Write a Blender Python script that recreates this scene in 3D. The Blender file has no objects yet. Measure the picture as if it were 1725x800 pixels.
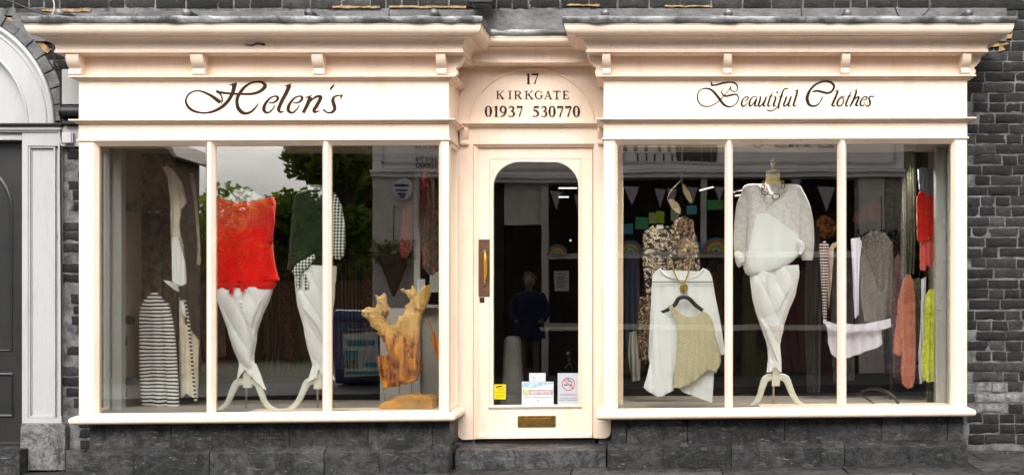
import bpy, bmesh, math, random
from mathutils import Vector, noise, Matrix
R=math.radians
sc=bpy.context.scene
C=sc.collection
random.seed(7)
# ---------------------------------------------------------------- camera, world, sun, exposure
FPX=2160.0; CX=1100.0; CY=500.0; ZC=1.21; D=9.0
cam=bpy.data.cameras.new('camera'); co=bpy.data.objects.new('camera',cam); C.objects.link(co)
co.location=(0,-D,ZC); co.rotation_euler=(R(90),0,0)
cam.sensor_width=36; cam.lens=36*FPX/1725
cam.shift_x=(862.5-CX)/1725; cam.shift_y=(CY-400)/1725
cam.clip_start=.05; cam.clip_end=1500
sc.camera=co
sc.view_settings.view_transform='Standard'; sc.view_settings.look='None'
sc.view_settings.exposure=0.95; sc.view_settings.gamma=1; sc.view_settings.use_curve_mapping=False
SUN_EL=42; SUN_AZ=-16          # azimuth: degrees off straight-on, towards the viewer's left
wd=bpy.data.worlds.new('World'); sc.world=wd; wd.use_nodes=True
nt=wd.node_tree; nt.nodes.clear()
o_=nt.nodes.new('ShaderNodeOutputWorld'); bg=nt.nodes.new('ShaderNodeBackground')
sky=nt.nodes.new('ShaderNodeTexSky'); sky.sky_type='NISHITA'; sky.sun_disc=False
sky.sun_elevation=R(SUN_EL); sky.sun_rotation=R(180+SUN_AZ); sky.dust_density=4; sky.air_density=1.2
hs=nt.nodes.new('ShaderNodeHueSaturation'); hs.inputs['Saturation'].default_value=.12
tc=nt.nodes.new('ShaderNodeTexCoord'); nz=nt.nodes.new('ShaderNodeTexNoise'); nz.inputs['Scale'].default_value=3.2; nz.inputs['Detail'].default_value=7
mp=nt.nodes.new('ShaderNodeMapping'); mp.inputs['Scale'].default_value=(1,1,2.6)
rp=nt.nodes.new('ShaderNodeValToRGB'); rp.color_ramp.elements[0].position=.36; rp.color_ramp.elements[0].color=(.62,.63,.66,1)
rp.color_ramp.elements[1].position=.66; rp.color_ramp.elements[1].color=(1.5,1.48,1.45,1)
mx=nt.nodes.new('ShaderNodeMix'); mx.data_type='RGBA'; mx.blend_type='MULTIPLY'; mx.inputs[0].default_value=1
L=nt.links.new
L(tc.outputs['Generated'],mp.inputs[0]); L(mp.outputs[0],nz.inputs['Vector']); L(nz.outputs['Fac'],rp.inputs[0])
L(sky.outputs[0],hs.inputs['Color']); L(hs.outputs[0],mx.inputs[6]); L(rp.outputs[0],mx.inputs[7])
L(mx.outputs[2],bg.inputs[0]); bg.inputs[1].default_value=.15; L(bg.outputs[0],o_.inputs[0])
sl=bpy.data.lights.new('sun','SUN'); sl.energy=1.7; sl.angle=R(36); sl.color=(1,.965,.92)
so=bpy.data.objects.new('sun',sl); C.objects.link(so); so.location=(-3,-20,20)
_d=Vector((-math.sin(R(-SUN_AZ))*math.cos(R(SUN_EL)),-math.cos(R(SUN_AZ))*math.cos(R(SUN_EL)),math.sin(R(SUN_EL))))
so.rotation_euler=_d.to_track_quat('Z','Y').to_euler()

# ---------------------------------------------------------------- measuring helpers
def W(px,py,Y):                      # a point of plane Y=const, measured on the photograph
    s=(D+Y)/FPX; return Vector(((px-CX)*s,Y,ZC+(CY-py)*s))
def skew(px,row): return row-(px-862)*(row-35)/670*.0094     # the whole front runs slightly downhill
def F(px,row,Y): return W(px,skew(px,row),Y)
def RF(px,py,Y):                     # a point on the far side of the street as the panes mirror it (Y = -distance)
    s=(D-Y)/FPX; return Vector(((px-CX)*s,Y,ZC+(CY-py)*s))
def GZ(x,y=0): return .0036+.0188*x+(.012*max(y,-2.4) if y<0 else 0)

def cr(a,b,c,d,t):
    return .5*((2*b)+(-a+c)*t+(2*a-5*b+4*c-d)*t*t+(-a+3*b-3*c+d)*t*t*t)
def spline(pts,n=8,closed=False):
    out=[]; N=len(pts); k=len(pts[0])
    rng=N if closed else N-1
    for i in range(rng):
        if closed: q=[pts[(i-1)%N],pts[i],pts[(i+1)%N],pts[(i+2)%N]]
        else: q=[pts[max(i-1,0)],pts[i],pts[i+1],pts[min(i+2,N-1)]]
        for j in range(n):
            t=j/n; out.append(tuple(cr(q[0][m],q[1][m],q[2][m],q[3][m],t) for m in range(k)))
    out.append(tuple(pts[0] if closed else pts[-1]))
    return out

class MB:
    def __init__(s): s.v=[]; s.f=[]
    def add(s,vs,fs):
        b=len(s.v); s.v+= [Vector(v) for v in vs]; s.f+=[[b+i for i in f] for f in fs]; return s
    def hexa(s,a):  # 4 front (bl,br,tr,tl) + 4 back
        return s.add(a,[(0,1,2,3),(5,4,7,6),(4,0,3,7),(1,5,6,2),(3,2,6,7),(4,5,1,0)])
    def box(s,x0,y0,x1,y1,Ya,Yb,fn=F):
        fr=[fn(x0,y1,Ya),fn(x1,y1,Ya),fn(x1,y0,Ya),fn(x0,y0,Ya)]
        return s.hexa(fr+[Vector((v.x,Yb,v.z)) for v in fr])
    def wbox(s,x0,x1,y0,y1,z0,z1):
        fr=[Vector((x0,y0,z0)),Vector((x1,y0,z0)),Vector((x1,y0,z1)),Vector((x0,y0,z1))]
        return s.hexa(fr+[Vector((v.x,y1,v.z)) for v in fr])
    def poly(s,pts,Ya,Yb,fn=F):
        n=len(pts); a=[fn(p[0],p[1],Ya) for p in pts]; b=[Vector((v.x,Yb,v.z)) for v in a]
        return s.add(a+b,[list(range(n)),list(range(2*n-1,n-1,-1))]+[(i,(i+1)%n,n+(i+1)%n,n+i) for i in range(n)])
    def xprism(s,x0,x1,prof,fn=F,ref=None):  # prof [(Y,row)] swept along x
        n=len(prof); A=[];B=[]
        for Y,r in prof:
            a=fn(x0,r,0 if ref is None else ref); b=fn(x1,r,0 if ref is None else ref)
            z0=fn(x0,r,Y).z; z1=fn(x1,r,Y).z
            A.append(Vector((a.x,Y,z0))); B.append(Vector((b.x,Y,z1)))
        return s.add(A+B,[list(range(n-1,-1,-1)),list(range(n,2*n))]+[(i,(i+1)%n,n+(i+1)%n,n+i) for i in range(n)])
    def vprism(s,pts,r0,r1,ref=0):          # pts [(px at plane ref, Y)] swept vertically
        n=len(pts); T=[];Bm=[]
        for px,Y in pts:
            t=F(px,r0,ref); b=F(px,r1,ref); T.append(Vector((t.x,Y,t.z))); Bm.append(Vector((b.x,Y,b.z)))
        return s.add(T+Bm,[list(range(n)),list(range(2*n-1,n-1,-1))]+[(i,n+i,n+(i+1)%n,(i+1)%n) for i in range(n)])
    def tube(s,pts,rad,n=10,flat=1.0,caps=True):
        pts=[Vector(p) for p in pts]; m=len(pts)
        if not hasattr(rad,'__len__'): rad=[rad]*m
        b=len(s.v); up=Vector((0,1,0)); 
        for i,p in enumerate(pts):
            t=(pts[min(i+1,m-1)]-pts[max(i-1,0)]); t=t.normalized() if t.length>1e-9 else Vector((0,0,1))
            u=up-t*up.dot(t)
            if u.length<1e-3: u=Vector((1,0,0))-t*t.x
            u.normalize(); w=t.cross(u)
            for k in range(n):
                a=2*math.pi*k/n; s.v.append(p+(u*math.cos(a)*flat+w*math.sin(a))*rad[i])
        for i in range(m-1):
            for k in range(n):
                s.f.append([b+i*n+k,b+i*n+(k+1)%n,b+(i+1)*n+(k+1)%n,b+(i+1)*n+k])
        if caps: s.f.append([b+k for k in range(n-1,-1,-1)]); s.f.append([b+(m-1)*n+k for k in range(n)])
        return s
    def ball(s,c,rx,ry=None,rz=None,n=12):
        ry=ry or rx; rz=rz or rx; c=Vector(c); b=len(s.v); m=n//2+1
        for i in range(m):
            th=math.pi*(i+.001)/(m-1+.002)
            for k in range(n):
                a=2*math.pi*k/n; s.v.append(c+Vector((rx*math.sin(th)*math.cos(a),ry*math.sin(th)*math.sin(a),rz*math.cos(th))))
        for i in range(m-1):
            for k in range(n): s.f.append([b+i*n+k,b+(i+1)*n+k,b+(i+1)*n+(k+1)%n,b+i*n+(k+1)%n])
        return s
    def lathe(s,prof,c,n=24,axis='z'):      # prof [(r,h)]
        c=Vector(c); b=len(s.v)
        for r,h in prof:
            for k in range(n):
                a=2*math.pi*k/n
                if axis=='z': s.v.append(c+Vector((r*math.cos(a),r*math.sin(a),h)))
                else: s.v.append(c+Vector((r*math.cos(a),h,r*math.sin(a))))
        m=len(prof)
        for i in range(m-1):
            for k in range(n): s.f.append([b+i*n+k,b+i*n+(k+1)%n,b+(i+1)*n+(k+1)%n,b+(i+1)*n+k])
        s.f.append([b+k for k in range(n)]); s.f.append([b+(m-1)*n+k for k in range(n-1,-1,-1)])
        return s
    def loft(s,rows,Y,depth=.06,seg=64,sub=7,fold=(0,0,0),nz=.006,nf=9,fn=W,power=.85,diag=0,seed=0,caps=True):
        """rows (py,xl,xr[,depth scale[,y shift]]); cloth hanging round an oval section with folds"""
        rr=[tuple(r)+(1,0)[len(r)-3:] if len(r)<5 else tuple(r) for r in rows]
        rr=spline(rr,sub); b=len(s.v); m=len(rr); sd=Vector((seed*3.1,seed*1.7,seed))
        for i,(py,xl,xr,ds,yo) in enumerate(rr):
            t=i/(m-1); A=fn(xl,py,Y); Bq=fn(xr,py,Y); cx=(A.x+Bq.x)/2; hw=(Bq.x-A.x)/2; z=A.z
            for k in range(seg):
                a=2*math.pi*k/seg; c_=math.cos(a); s_=math.sin(a)
                ux=math.copysign(abs(c_)**power,c_); uy=math.copysign(abs(s_)**power,s_)
                x=cx+hw*ux; y=Y+yo+depth*ds*uy
                q=Vector((x*nf,y*nf,z*nf*.45))+sd
                dn=noise.noise(q)*nz+noise.noise(Vector((q.x*2.2,q.y*2.2,q.z)))*nz*.35
                if diag: 
                    dn+=diag*(abs(math.sin((x-cx)*26+(z*15)+seed))**.6-.5)*.8
                fo=fold[1]*math.sin((x-cx)*fold[0]+fold[2]+1.4*noise.noise(Vector((x*3,z*2,seed))))*min(1,.25+t) if fold[0] else 0
                edge=1-abs(c_)**4
                s.v.append(Vector((x+dn*.4, y+(dn+fo)*edge*(1 if s_<0 else -1)*(-1), z+noise.noise(q*.35+Vector((9,1,2)))*nz*.8)))
        for i in range(m-1):
            for k in range(seg): s.f.append([b+i*seg+k,b+i*seg+(k+1)%seg,b+(i+1)*seg+(k+1)%seg,b+(i+1)*seg+k])
        if caps: s.f.append([b+k for k in range(seg)]); s.f.append([b+(m-1)*seg+k for k in range(seg-1,-1,-1)])
        return s
    def sheet(s,outline,Y,th=.012,cell=.009,amp=.012,k=40,kz=6,fn=W,seed=0,bulge=.02):
        """cloth cut to an outline measured on the photo, rounded and creased, with real thickness"""
        pts=[fn(p[0],p[1],Y) for p in outline]; P=[(p.x,p.z) for p in pts]
        x0=min(p[0] for p in P); x1=max(p[0] for p in P); wd_=x1-x0; z0=min(p[1] for p in P); z1=max(p[1] for p in P)
        if th>=.02 and fn is W:
            nf_=max(3.0,min(7.0,wd_/.055)); k=2*math.pi*nf_/wd_; amp=max(amp,.10*wd_/nf_*1.25); amp=min(amp,.020); cell=min(cell,wd_/26)
        bm=bmesh.new(); vs=[bm.verts.new((p[0],0,p[1])) for p in P]; fc=bm.faces.new(vs)
        bmesh.ops.triangulate(bm,faces=[fc])
        x=x0+cell
        while x<x1:
            g=bm.verts[:]+bm.edges[:]+bm.faces[:]
            bmesh.ops.bisect_plane(bm,geom=g,plane_co=(x,0,0),plane_no=(1,0,0)); x+=cell
        z=z0+cell*2
        while z<z1:
            g=bm.verts[:]+bm.edges[:]+bm.faces[:]
            bmesh.ops.bisect_plane(bm,geom=g,plane_co=(0,0,z),plane_no=(0,0,1)); z+=cell*2
        bm.normal_update()
        bm.verts.ensure_lookup_table(); bv=set(v.index for e in bm.edges if e.is_boundary for v in e.verts)
        n=len(bm.verts); b=len(s.v); cx=(x0+x1)/2; hw=(x1-x0)/2+1e-6
        for sg in (0,1):
            for v in bm.verts:
                X,Z=v.co.x,v.co.z; q=Vector((X*9+seed,seed*2.3,Z*4))
                y=Y-bulge*(1-((X-cx)/hw)**2)+amp*(1-2*abs(math.sin(.5*(k*X+1.2*math.sin(Z*5+seed)+seed+2.2*noise.noise(Vector((X*5,seed,Z*2.2))))))**1.3)*(.25+.75*(z1-Z)/(z1-z0+1e-6))+amp*.7*noise.noise(q*1.3)
                s.v.append(Vector((X,y+(th*(.15 if v.index in bv else 1))*sg,Z)))
        for f in bm.faces:
            idx=[v.index for v in f.verts]
            if f.normal.y>0: idx=idx[::-1]
            s.f.append([b+i for i in idx]); s.f.append([b+n+i for i in idx[::-1]])
        for e in bm.edges:
            if e.is_boundary:
                i,j=e.verts[0].index,e.verts[1].index; s.f.append([b+i,b+j,b+n+j,b+n+i])
        bm.free(); return s
    def stroke(s,pts,Y,th=.003,fn=F,n=8,off=0):
        """a painted stroke: pts (px,row,width px)"""
        q=spline(pts,n) if len(pts)>2 else [tuple(pts[0]),tuple(pts[1])]
        m=len(q); Lf=[];Rt=[]
        for i in range(m):
            a=q[max(i-1,0)]; c=q[min(i+1,m-1)]; dx=c[0]-a[0]; dy=c[1]-a[1]; l=math.hypot(dx,dy) or 1
            nx,ny=-dy/l,dx/l; h=max(q[i][2],.3)/2
            y=Y-off-i*2e-6
            Lf.append(fn(q[i][0]+nx*h,q[i][1]+ny*h,y)); Rt.append(fn(q[i][0]-nx*h,q[i][1]-ny*h,y))
        b=len(s.v)
        for i in range(m):
            s.v+= [Lf[i],Rt[i],Lf[i]+Vector((0,th,0)),Rt[i]+Vector((0,th,0))]
        for i in range(m-1):
            o=b+4*i; s.f+= [[o,o+4,o+5,o+1],[o+2,o+3,o+7,o+6],[o,o+2,o+6,o+4],[o+1,o+5,o+7,o+3]]
        s.f+= [[b,b+1,b+3,b+2],[b+4*m-4,b+4*m-2,b+4*m-1,b+4*m-3]]
        return s
    def build(s,name,mat,parent=None,smooth=False,bevel=0,sharp=35,fix=True):
        off=Vector((0,0,0)); p=parent
        while p is not None: off+=p.location; p=p.parent
        me=bpy.data.meshes.new(name); me.from_pydata([v-off for v in s.v],[],s.f)
        if fix:
            bm=bmesh.new(); bm.from_mesh(me); bmesh.ops.recalc_face_normals(bm,faces=bm.faces); bm.to_mesh(me); bm.free()
        me.materials.append(mat); me.update()
        ob=bpy.data.objects.new(name,me); C.objects.link(ob); ob.parent=parent
        if smooth:
            for pl in me.polygons: pl.use_smooth=True
            me.set_sharp_from_angle(angle=R(sharp))
        if bevel:
            md=ob.modifiers.new('bevel','BEVEL'); md.width=bevel; md.segments=2; md.limit_method='ANGLE'; md.angle_limit=R(40)
        return ob
def thing(name,label,cat,loc,group=None):
    o=bpy.data.objects.new(name,None); o.empty_display_size=.1; C.objects.link(o); o.location=loc
    o['label']=label; o['category']=cat
    if group: o['group']=group
    return o
def tag(o,label,cat,group=None):
    o['label']=label; o['category']=cat
    if group: o['group']=group
    return o
def struct(o,kind='structure'): o['kind']=kind; return o
def copy_tree(o,loc,label=None):
    c=o.copy(); C.objects.link(c); c.location=loc
    if label: c['label']=label
    for ch in o.children:
        d=ch.copy(); C.objects.link(d); d.parent=c
        for g in ch.children: e=g.copy(); C.objects.link(e); e.parent=d
    return c
def solidify_blob(ob,voxel,smooth_it=6):
    m=ob.modifiers.new('remesh','REMESH'); m.mode='VOXEL'; m.voxel_size=voxel
    m2=ob.modifiers.new('smooth','SMOOTH'); m2.iterations=smooth_it
    dg=bpy.context.evaluated_depsgraph_get(); dg.update()
    me=bpy.data.meshes.new_from_object(ob.evaluated_get(dg)); ob.modifiers.clear()
    ob.data=me
    return ob

# ---------------------------------------------------------------- materials
def nodes(name):
    m=bpy.data.materials.new(name); m.use_nodes=True; n=m.node_tree; b=n.nodes['Principled BSDF']; return m,n,b
def ramp(n,fac,stops):
    r=n.nodes.new('ShaderNodeValToRGB'); e=r.color_ramp.elements
    while len(e)<len(stops): e.new(.5)
    for i,(p,c) in enumerate(stops):
        e[i].position=p; e[i].color=(c,c,c,1) if not hasattr(c,'__len__') else tuple(c)+(1,)
    n.links.new(fac,r.inputs[0]); return r.outputs[0]
def noi(n,scale,detail=6,rough=.55,vec=None,dist=0):
    t=n.nodes.new('ShaderNodeTexNoise'); t.inputs['Scale'].default_value=scale; t.inputs['Detail'].default_value=detail
    t.inputs['Roughness'].default_value=rough; t.inputs['Distortion'].default_value=dist
    if vec is None:
        vec=n.nodes.new('ShaderNodeTexCoord').outputs['Object']
    n.links.new(vec,t.inputs['Vector']); return t.outputs['Fac']
def mapv(n,sc_):
    t=n.nodes.new('ShaderNodeTexCoord'); m=n.nodes.new('ShaderNodeMapping'); m.inputs['Scale'].default_value=sc_
    n.links.new(t.outputs['Object'],m.inputs[0]); return m.outputs[0]
def mixc(n,fac,a,b,mode='MIX'):
    x=n.nodes.new('ShaderNodeMix'); x.data_type='RGBA'; x.blend_type=mode
    for i,v in ((0,fac),(6,a),(7,b)):
        if hasattr(v,'is_linked') or isinstance(v,bpy.types.NodeSocket): n.links.new(v,x.inputs[i])
        elif i==0: x.inputs[0].default_value=v
        else: x.inputs[i].default_value=tuple(v)+(1,)
    return x.outputs[2]
def bump(n,b,h,strength=.3,dist=.01):
    u=n.nodes.new('ShaderNodeBump'); u.inputs['Strength'].default_value=strength; u.inputs['Distance'].default_value=dist
    n.links.new(h,u.inputs['Height']); n.links.new(u.outputs[0],b.inputs['Normal']); return u
def mat(name,c1,c2=None,scale=9,rough=.6,bs=0,bd=.004,bscale=60,metal=0,spec=.5,lo=.35,hi=.65,emit=None,sheen=0,vec=None):
    m,n,b=nodes(name); b.inputs['Roughness'].default_value=rough; b.inputs['Metallic'].default_value=metal
    b.inputs['Specular IOR Level'].default_value=spec
    v=mapv(n,vec) if vec else None
    if c2:
        f=ramp(n,noi(n,scale,vec=v),[(lo,0),(hi,1)]); n.links.new(mixc(n,f,c1,c2),b.inputs['Base Color'])
    else: b.inputs['Base Color'].default_value=tuple(c1)+(1,)
    if bs: bump(n,b,noi(n,bscale,vec=v),bs,bd)
    if sheen: b.inputs['Sheen Weight'].default_value=sheen
    if emit: b.inputs['Emission Color'].default_value=tuple(c1)+(1,); b.inputs['Emission Strength'].default_value=emit
    return m
G=lambda v:(v,v,v)
def paint(name,base,dirt,rough=.42):
    m,n,b=nodes(name); b.inputs['Roughness'].default_value=rough; b.inputs['Specular IOR Level'].default_value=.35
    f=ramp(n,noi(n,1.6,9,.7,mapv(n,(4,4,1.1))),[(.50,0),(.70,1)]); c=mixc(n,f,base,dirt)
    f=ramp(n,noi(n,9,9,.75,mapv(n,(5,5,.45))),[(.56,0),(.72,1)]); c=mixc(n,f,c,tuple(x*.93 for x in dirt))
    g=ramp(n,noi(n,48,5,.75),[(.655,0),(.675,1)]); g2=ramp(n,noi(n,2.4,3),[(.50,0),(.58,1)])
    k=n.nodes.new('ShaderNodeMath'); k.operation='MULTIPLY'; n.links.new(g,k.inputs[0]); n.links.new(g2,k.inputs[1])
    c=mixc(n,k.outputs[0],c,tuple(x*.42 for x in dirt)); n.links.new(c,b.inputs['Base Color'])
    u=bump(n,b,noi(n,30,6,.6,mapv(n,(1,1,3))),.15,.004)
    u2=n.nodes.new('ShaderNodeBump'); u2.inputs['Strength'].default_value=.25; u2.inputs['Distance'].default_value=.01
    n.links.new(noi(n,4,3,.5),u2.inputs['Height']); n.links.new(u2.outputs[0],u.inputs['Normal']); return m
cream=paint('cream_paint',(.86,.695,.56),(.80,.605,.455))
whitep=paint('white_paint',G(.40),G(.34))
stand_m=paint('stand_paint',(.62,.63,.55),(.50,.49,.40))
brown_letter=mat('letter_brown',(.018,.006,.003),(.028,.011,.005),rough=.55,spec=.2)
black_letter=mat('letter_black',(.008,.004,.003),(.014,.007,.005),rough=.55,spec=.2)
def brick_mat(name,stops,bs=.9):
    m,n,b=nodes(name); b.inputs['Roughness'].default_value=.85
    at=n.nodes.new('ShaderNodeAttribute'); at.attribute_name='tone'
    c=ramp(n,at.outputs['Fac'],stops)
    f=ramp(n,noi(n,16,9,.75),[(.42,0),(.60,1)]); c=mixc(n,f,c,G(.35),'MULTIPLY')
    f2=ramp(n,noi(n,42,8,.85),[(.585,0),(.65,1)]); c=mixc(n,f2,c,G(.085))
    f3=ramp(n,noi(n,1.1,5,.6),[(.40,0),(.62,1)]); c=mixc(n,f3,mixc(n,1.0,c,G(.62),'MULTIPLY'),c)
    n.links.new(c,b.inputs['Base Color']); bump(n,b,noi(n,48,10,.75),bs,.012); return m
brick_m=brick_mat('grey_brick',[(0,.006),(.45,.016),(.75,.035),(.93,.07),(1,.36)])
brick_o=brick_mat('red_brown_brick',[(0,(.05,.03,.012)),(.5,(.16,.065,.02)),(1,(.30,.10,.03))])
def stone(name,a,b_,scuff,sc1=2.6):
    m,n,b=nodes(name); b.inputs['Specular IOR Level'].default_value=.4
    rr_=ramp(n,noi(n,12,6,.7),[(.4,.42),(.62,.8)]); n.links.new(rr_,b.inputs['Roughness'])
    f=ramp(n,noi(n,sc1,10,.72,dist=.9),[(.40,0),(.60,1)]); c=mixc(n,f,G(a),G(b_))
    at=n.nodes.new('ShaderNodeAttribute'); at.attribute_name='tone'; c=mixc(n,1.0,c,ramp(n,at.outputs['Fac'],[(0,1.0),(.5,.45),(1,1.6)]),'MULTIPLY')
    f=ramp(n,noi(n,8,9,.8,dist=1.6),[(.46,0),(.56,1)]); c=mixc(n,f,c,G(.38),'MULTIPLY')
    f=ramp(n,noi(n,15,10,.8,mapv(n,(.6,.6,2.2)),dist=.8),[(.575,0),(.64,1)]); c=mixc(n,f,c,G(scuff))
    f=ramp(n,noi(n,3.4,9,.75,mapv(n,(3,3,.6)),dist=.5),[(.56,0),(.63,1)]); c=mixc(n,f,c,G(.35),'MULTIPLY')
    f=ramp(n,noi(n,70,7,.85),[(.58,0),(.66,1)]); c=mixc(n,f,c,G(.014))
    f=ramp(n,noi(n,5.5,8,.85,dist=2),[(.655,0),(.675,1)]); c=mixc(n,f,c,G(scuff*2.0))
    n.links.new(c,b.inputs['Base Color']); bump(n,b,noi(n,14,12,.75,dist=.6),1,.022); return m
stone_m=stone('dark_stone',.022,.085,.17)
stone_l=stone('pale_grey_stone',.19,.26,.17)
step_m=stone('step_stone',.03,.10,.20)
mortar_m=mat('mortar',G(.05),G(.20),scale=11,rough=.95,bs=.9,bd=.01,bscale=80)
mortar_o=mat('ochre_mortar',(.22,.13,.05),(.42,.28,.14),scale=30,rough=.95,bs=.9,bd=.01,bscale=80)
lead_m=mat('lead_sheet',G(.04),G(.19),scale=6,rough=.42,bs=.6,bd=.01,bscale=24,metal=.35,lo=.40,hi=.62)
lead_d=mat('dark_lead_sheet',G(.055),G(.12),scale=6,rough=.5,bs=.7,bd=.012,bscale=18,metal=.1)
slab_m=stone('paving_stone',.04,.09,.13,1.6)
asphalt=mat('asphalt',G(.05),G(.075),scale=30,rough=.9,bs=.6,bscale=200)
blackp=mat('black_door_paint',G(.012),G(.02),scale=4,rough=.38)
blackpl=mat('black_plastic',G(.012),rough=.45)
greypl=mat('grey_plastic',G(.48),G(.40),rough=.5)
brass=mat('old_brass',(.34,.20,.05),(.17,.10,.035),scale=40,rough=.38,metal=.8,bs=.2)
copper=mat('worn_copper_plate',(.20,.075,.028),(.10,.06,.045),scale=14,rough=.5,metal=.55,bs=.3)
brassy=mat('polished_brass',(.75,.42,.05),rough=.25,metal=.7)
steel=mat('steel',G(.45),rough=.3,metal=1)
silver=mat('silver_cap',(.65,.62,.55),rough=.22,metal=.9)
darkwall=mat('shop_dark_wall',(.13,.095,.07),(.08,.06,.045),scale=3,rough=.9)
plaster=mat('brown_plaster',(.42,.34,.26),(.32,.25,.19),scale=4,rough=.85,bs=.2,bscale=30)
floorw=mat('shop_floor_wood',(.10,.06,.035),(.06,.036,.02),scale=6,rough=.5,vec=(1,8,1))
board=mat('display_board',(.30,.27,.23),(.20,.18,.15),scale=5,rough=.5,vec=(1,9,1),bs=.1)
darkwood=mat('dark_wood_board',(.09,.05,.028),(.05,.028,.016),scale=6,rough=.5,vec=(1,1,9))
greywall=mat('grey_panel',(.42,.40,.38),(.36,.34,.32),scale=3,rough=.7)
def fabric(name,c,c2=None,rough=.85,weave=300,bs=.2,scale=12,wr=.10):
    m,n,b=nodes(name); b.inputs['Roughness'].default_value=rough; b.inputs['Sheen Weight'].default_value=.15; b.inputs['Specular IOR Level'].default_value=.2
    if c2: n.links.new(mixc(n,ramp(n,noi(n,scale,5),[(.4,0),(.6,1)]),c,c2),b.inputs['Base Color'])
    else: b.inputs['Base Color'].default_value=tuple(c)+(1,)
    u=bump(n,b,noi(n,weave,2),bs,.002)
    u2=n.nodes.new('ShaderNodeBump'); u2.inputs['Strength'].default_value=wr; u2.inputs['Distance'].default_value=.02
    n.links.new(noi(n,9,3,.5,mapv(n,(2,2,.8)),dist=.6),u2.inputs['Height']); n.links.new(u2.outputs[0],u.inputs['Normal']); return m
white_f=fabric('white_cotton',(.76,.775,.81),wr=.16); white_lin=fabric('white_linen',(.80,.805,.83),wr=.30)
grey_sheer=fabric('grey_sheer_knit',(.50,.48,.48),(.60,.59,.60),scale=30)
red_f=fabric('red_jersey',(.72,.003,.003)); red2=fabric('red_scarf_cloth',(.62,.012,.01)); coral=fabric('coral_cloth',(.33,.095,.06),(.42,.15,.10),scale=20)
palecoral=fabric('pale_coral_cloth',(.70,.12,.10))
bluegrey=fabric('blue_grey_cloth',(.18,.22,.28)); lime=fabric('lime_cloth',(.40,.46,.012),(.62,.66,.12),scale=26); navyf=fabric('blue_coat_cloth',(.003,.011,.04))
creamf=fabric('cream_gauze',(.78,.70,.58),(.66,.57,.44)); beige=fabric('beige_fringe',(.45,.37,.28),(.34,.27,.2))
brownf=fabric('dark_brown_cloth',(.06,.035,.025),(.03,.018,.012)); blackf=fabric('black_cloth',(.012,.011,.012))
lav=fabric('lavender_white_cotton',(.62,.61,.72)); greenf=fabric('dark_green_knit',(.006,.014,.005),(.010,.02,.007))
maroon=fabric('red_print_scarf',(.20,.022,.025)); greyk=fabric('grey_crochet',(.20,.18,.165),(.12,.105,.095),scale=60)
knit,_n,_b=nodes('beige_flecked_knit'); _b.inputs['Roughness'].default_value=.9
_c=mixc(_n,ramp(_n,noi(_n,170,3,.7),[(.42,0),(.6,1)]),(.40,.34,.21),(.72,.66,.48)); _n.links.new(_c,_b.inputs['Base Color']); bump(_n,_b,noi(_n,170,3,.7),.8,.006)
def stripes(name,a,b_,per,axis=2,duty=.5,wob=.0,scalev=(1,1,1)):
    m,n,b=nodes(name); b.inputs['Roughness'].default_value=.85
    t=n.nodes.new('ShaderNodeTexCoord'); s=n.nodes.new('ShaderNodeSeparateXYZ'); n.links.new(t.outputs['Object'],s.inputs[0])
    add=n.nodes.new('ShaderNodeMath'); add.operation='MULTIPLY_ADD'; n.links.new(noi(n,5,2),add.inputs[0]); add.inputs[1].default_value=wob; n.links.new(s.outputs[axis],add.inputs[2])
    d=n.nodes.new('ShaderNodeMath'); d.operation='DIVIDE'; n.links.new(add.outputs[0],d.inputs[0]); d.inputs[1].default_value=per
    f=n.nodes.new('ShaderNodeMath'); f.operation='FRACT'; n.links.new(d.outputs[0],f.inputs[0])
    g=n.nodes.new('ShaderNodeMath'); g.operation='GREATER_THAN'; n.links.new(f.outputs[0],g.inputs[0]); g.inputs[1].default_value=duty
    n.links.new(mixc(n,g.outputs[0],a,b_),b.inputs['Base Color']); bump(n,b,noi(n,200,2),.2,.002); return m
stripe_m=stripes('navy_white_stripe',(.80,.77,.75),(.02,.02,.035),.027,duty=.52,wob=.03)
bw_scarf=stripes('pink_black_stripe',(.62,.50,.48),(.015,.012,.015),.022,wob=.03)
blk_wht=stripes('cream_black_edge',(.7,.62,.5),(.02,.015,.012),.03,wob=.03)
def patterned(name,cols,scale,vec=(1,1,1),rough=.8,dist=2.5):
    m,n,b=nodes(name); b.inputs['Roughness'].default_value=rough
    v=mapv(n,vec); t=n.nodes.new('ShaderNodeTexNoise'); t.inputs['Scale'].default_value=scale; t.inputs['Detail'].default_value=1.5; t.inputs['Distortion'].default_value=dist
    n.links.new(v,t.inputs['Vector']); r=n.nodes.new('ShaderNodeValToRGB'); r.color_ramp.interpolation='CONSTANT'; e=r.color_ramp.elements
    while len(e)<len(cols): e.new(.5)
    for i,(p,c) in enumerate(cols): e[i].position=p; e[i].color=tuple(c)+(1,)
    n.links.new(t.outputs['Fac'],r.inputs[0]); n.links.new(r.outputs[0],b.inputs['Base Color']); return m
tiger=patterned('tiger_print',[(0,(.012,.009,.008)),(.505,(.66,.58,.46)),(.56,(.30,.15,.06)),(.585,(.012,.009,.008)),(.645,(.6,.5,.38))],9,(1,1,1.9))
leopard=patterned('leopard_print',[(0,(.02,.012,.01)),(.46,(.30,.17,.09)),(.52,(.02,.012,.01)),(.60,(.50,.38,.26))],40,(1,1,1),dist=1)
floral=patterned('dark_floral_print',[(0,(.07,.045,.035)),(.44,(.16,.11,.085)),(.50,(.07,.05,.04)),(.58,(.42,.05,.03)),(.63,(.20,.16,.11))],13,(1,1,.7))
greenpat=patterned('green_black_print',[(0,(.015,.02,.01)),(.45,(.09,.10,.035)),(.50,(.015,.02,.012)),(.60,(.13,.11,.07))],34)
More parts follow.
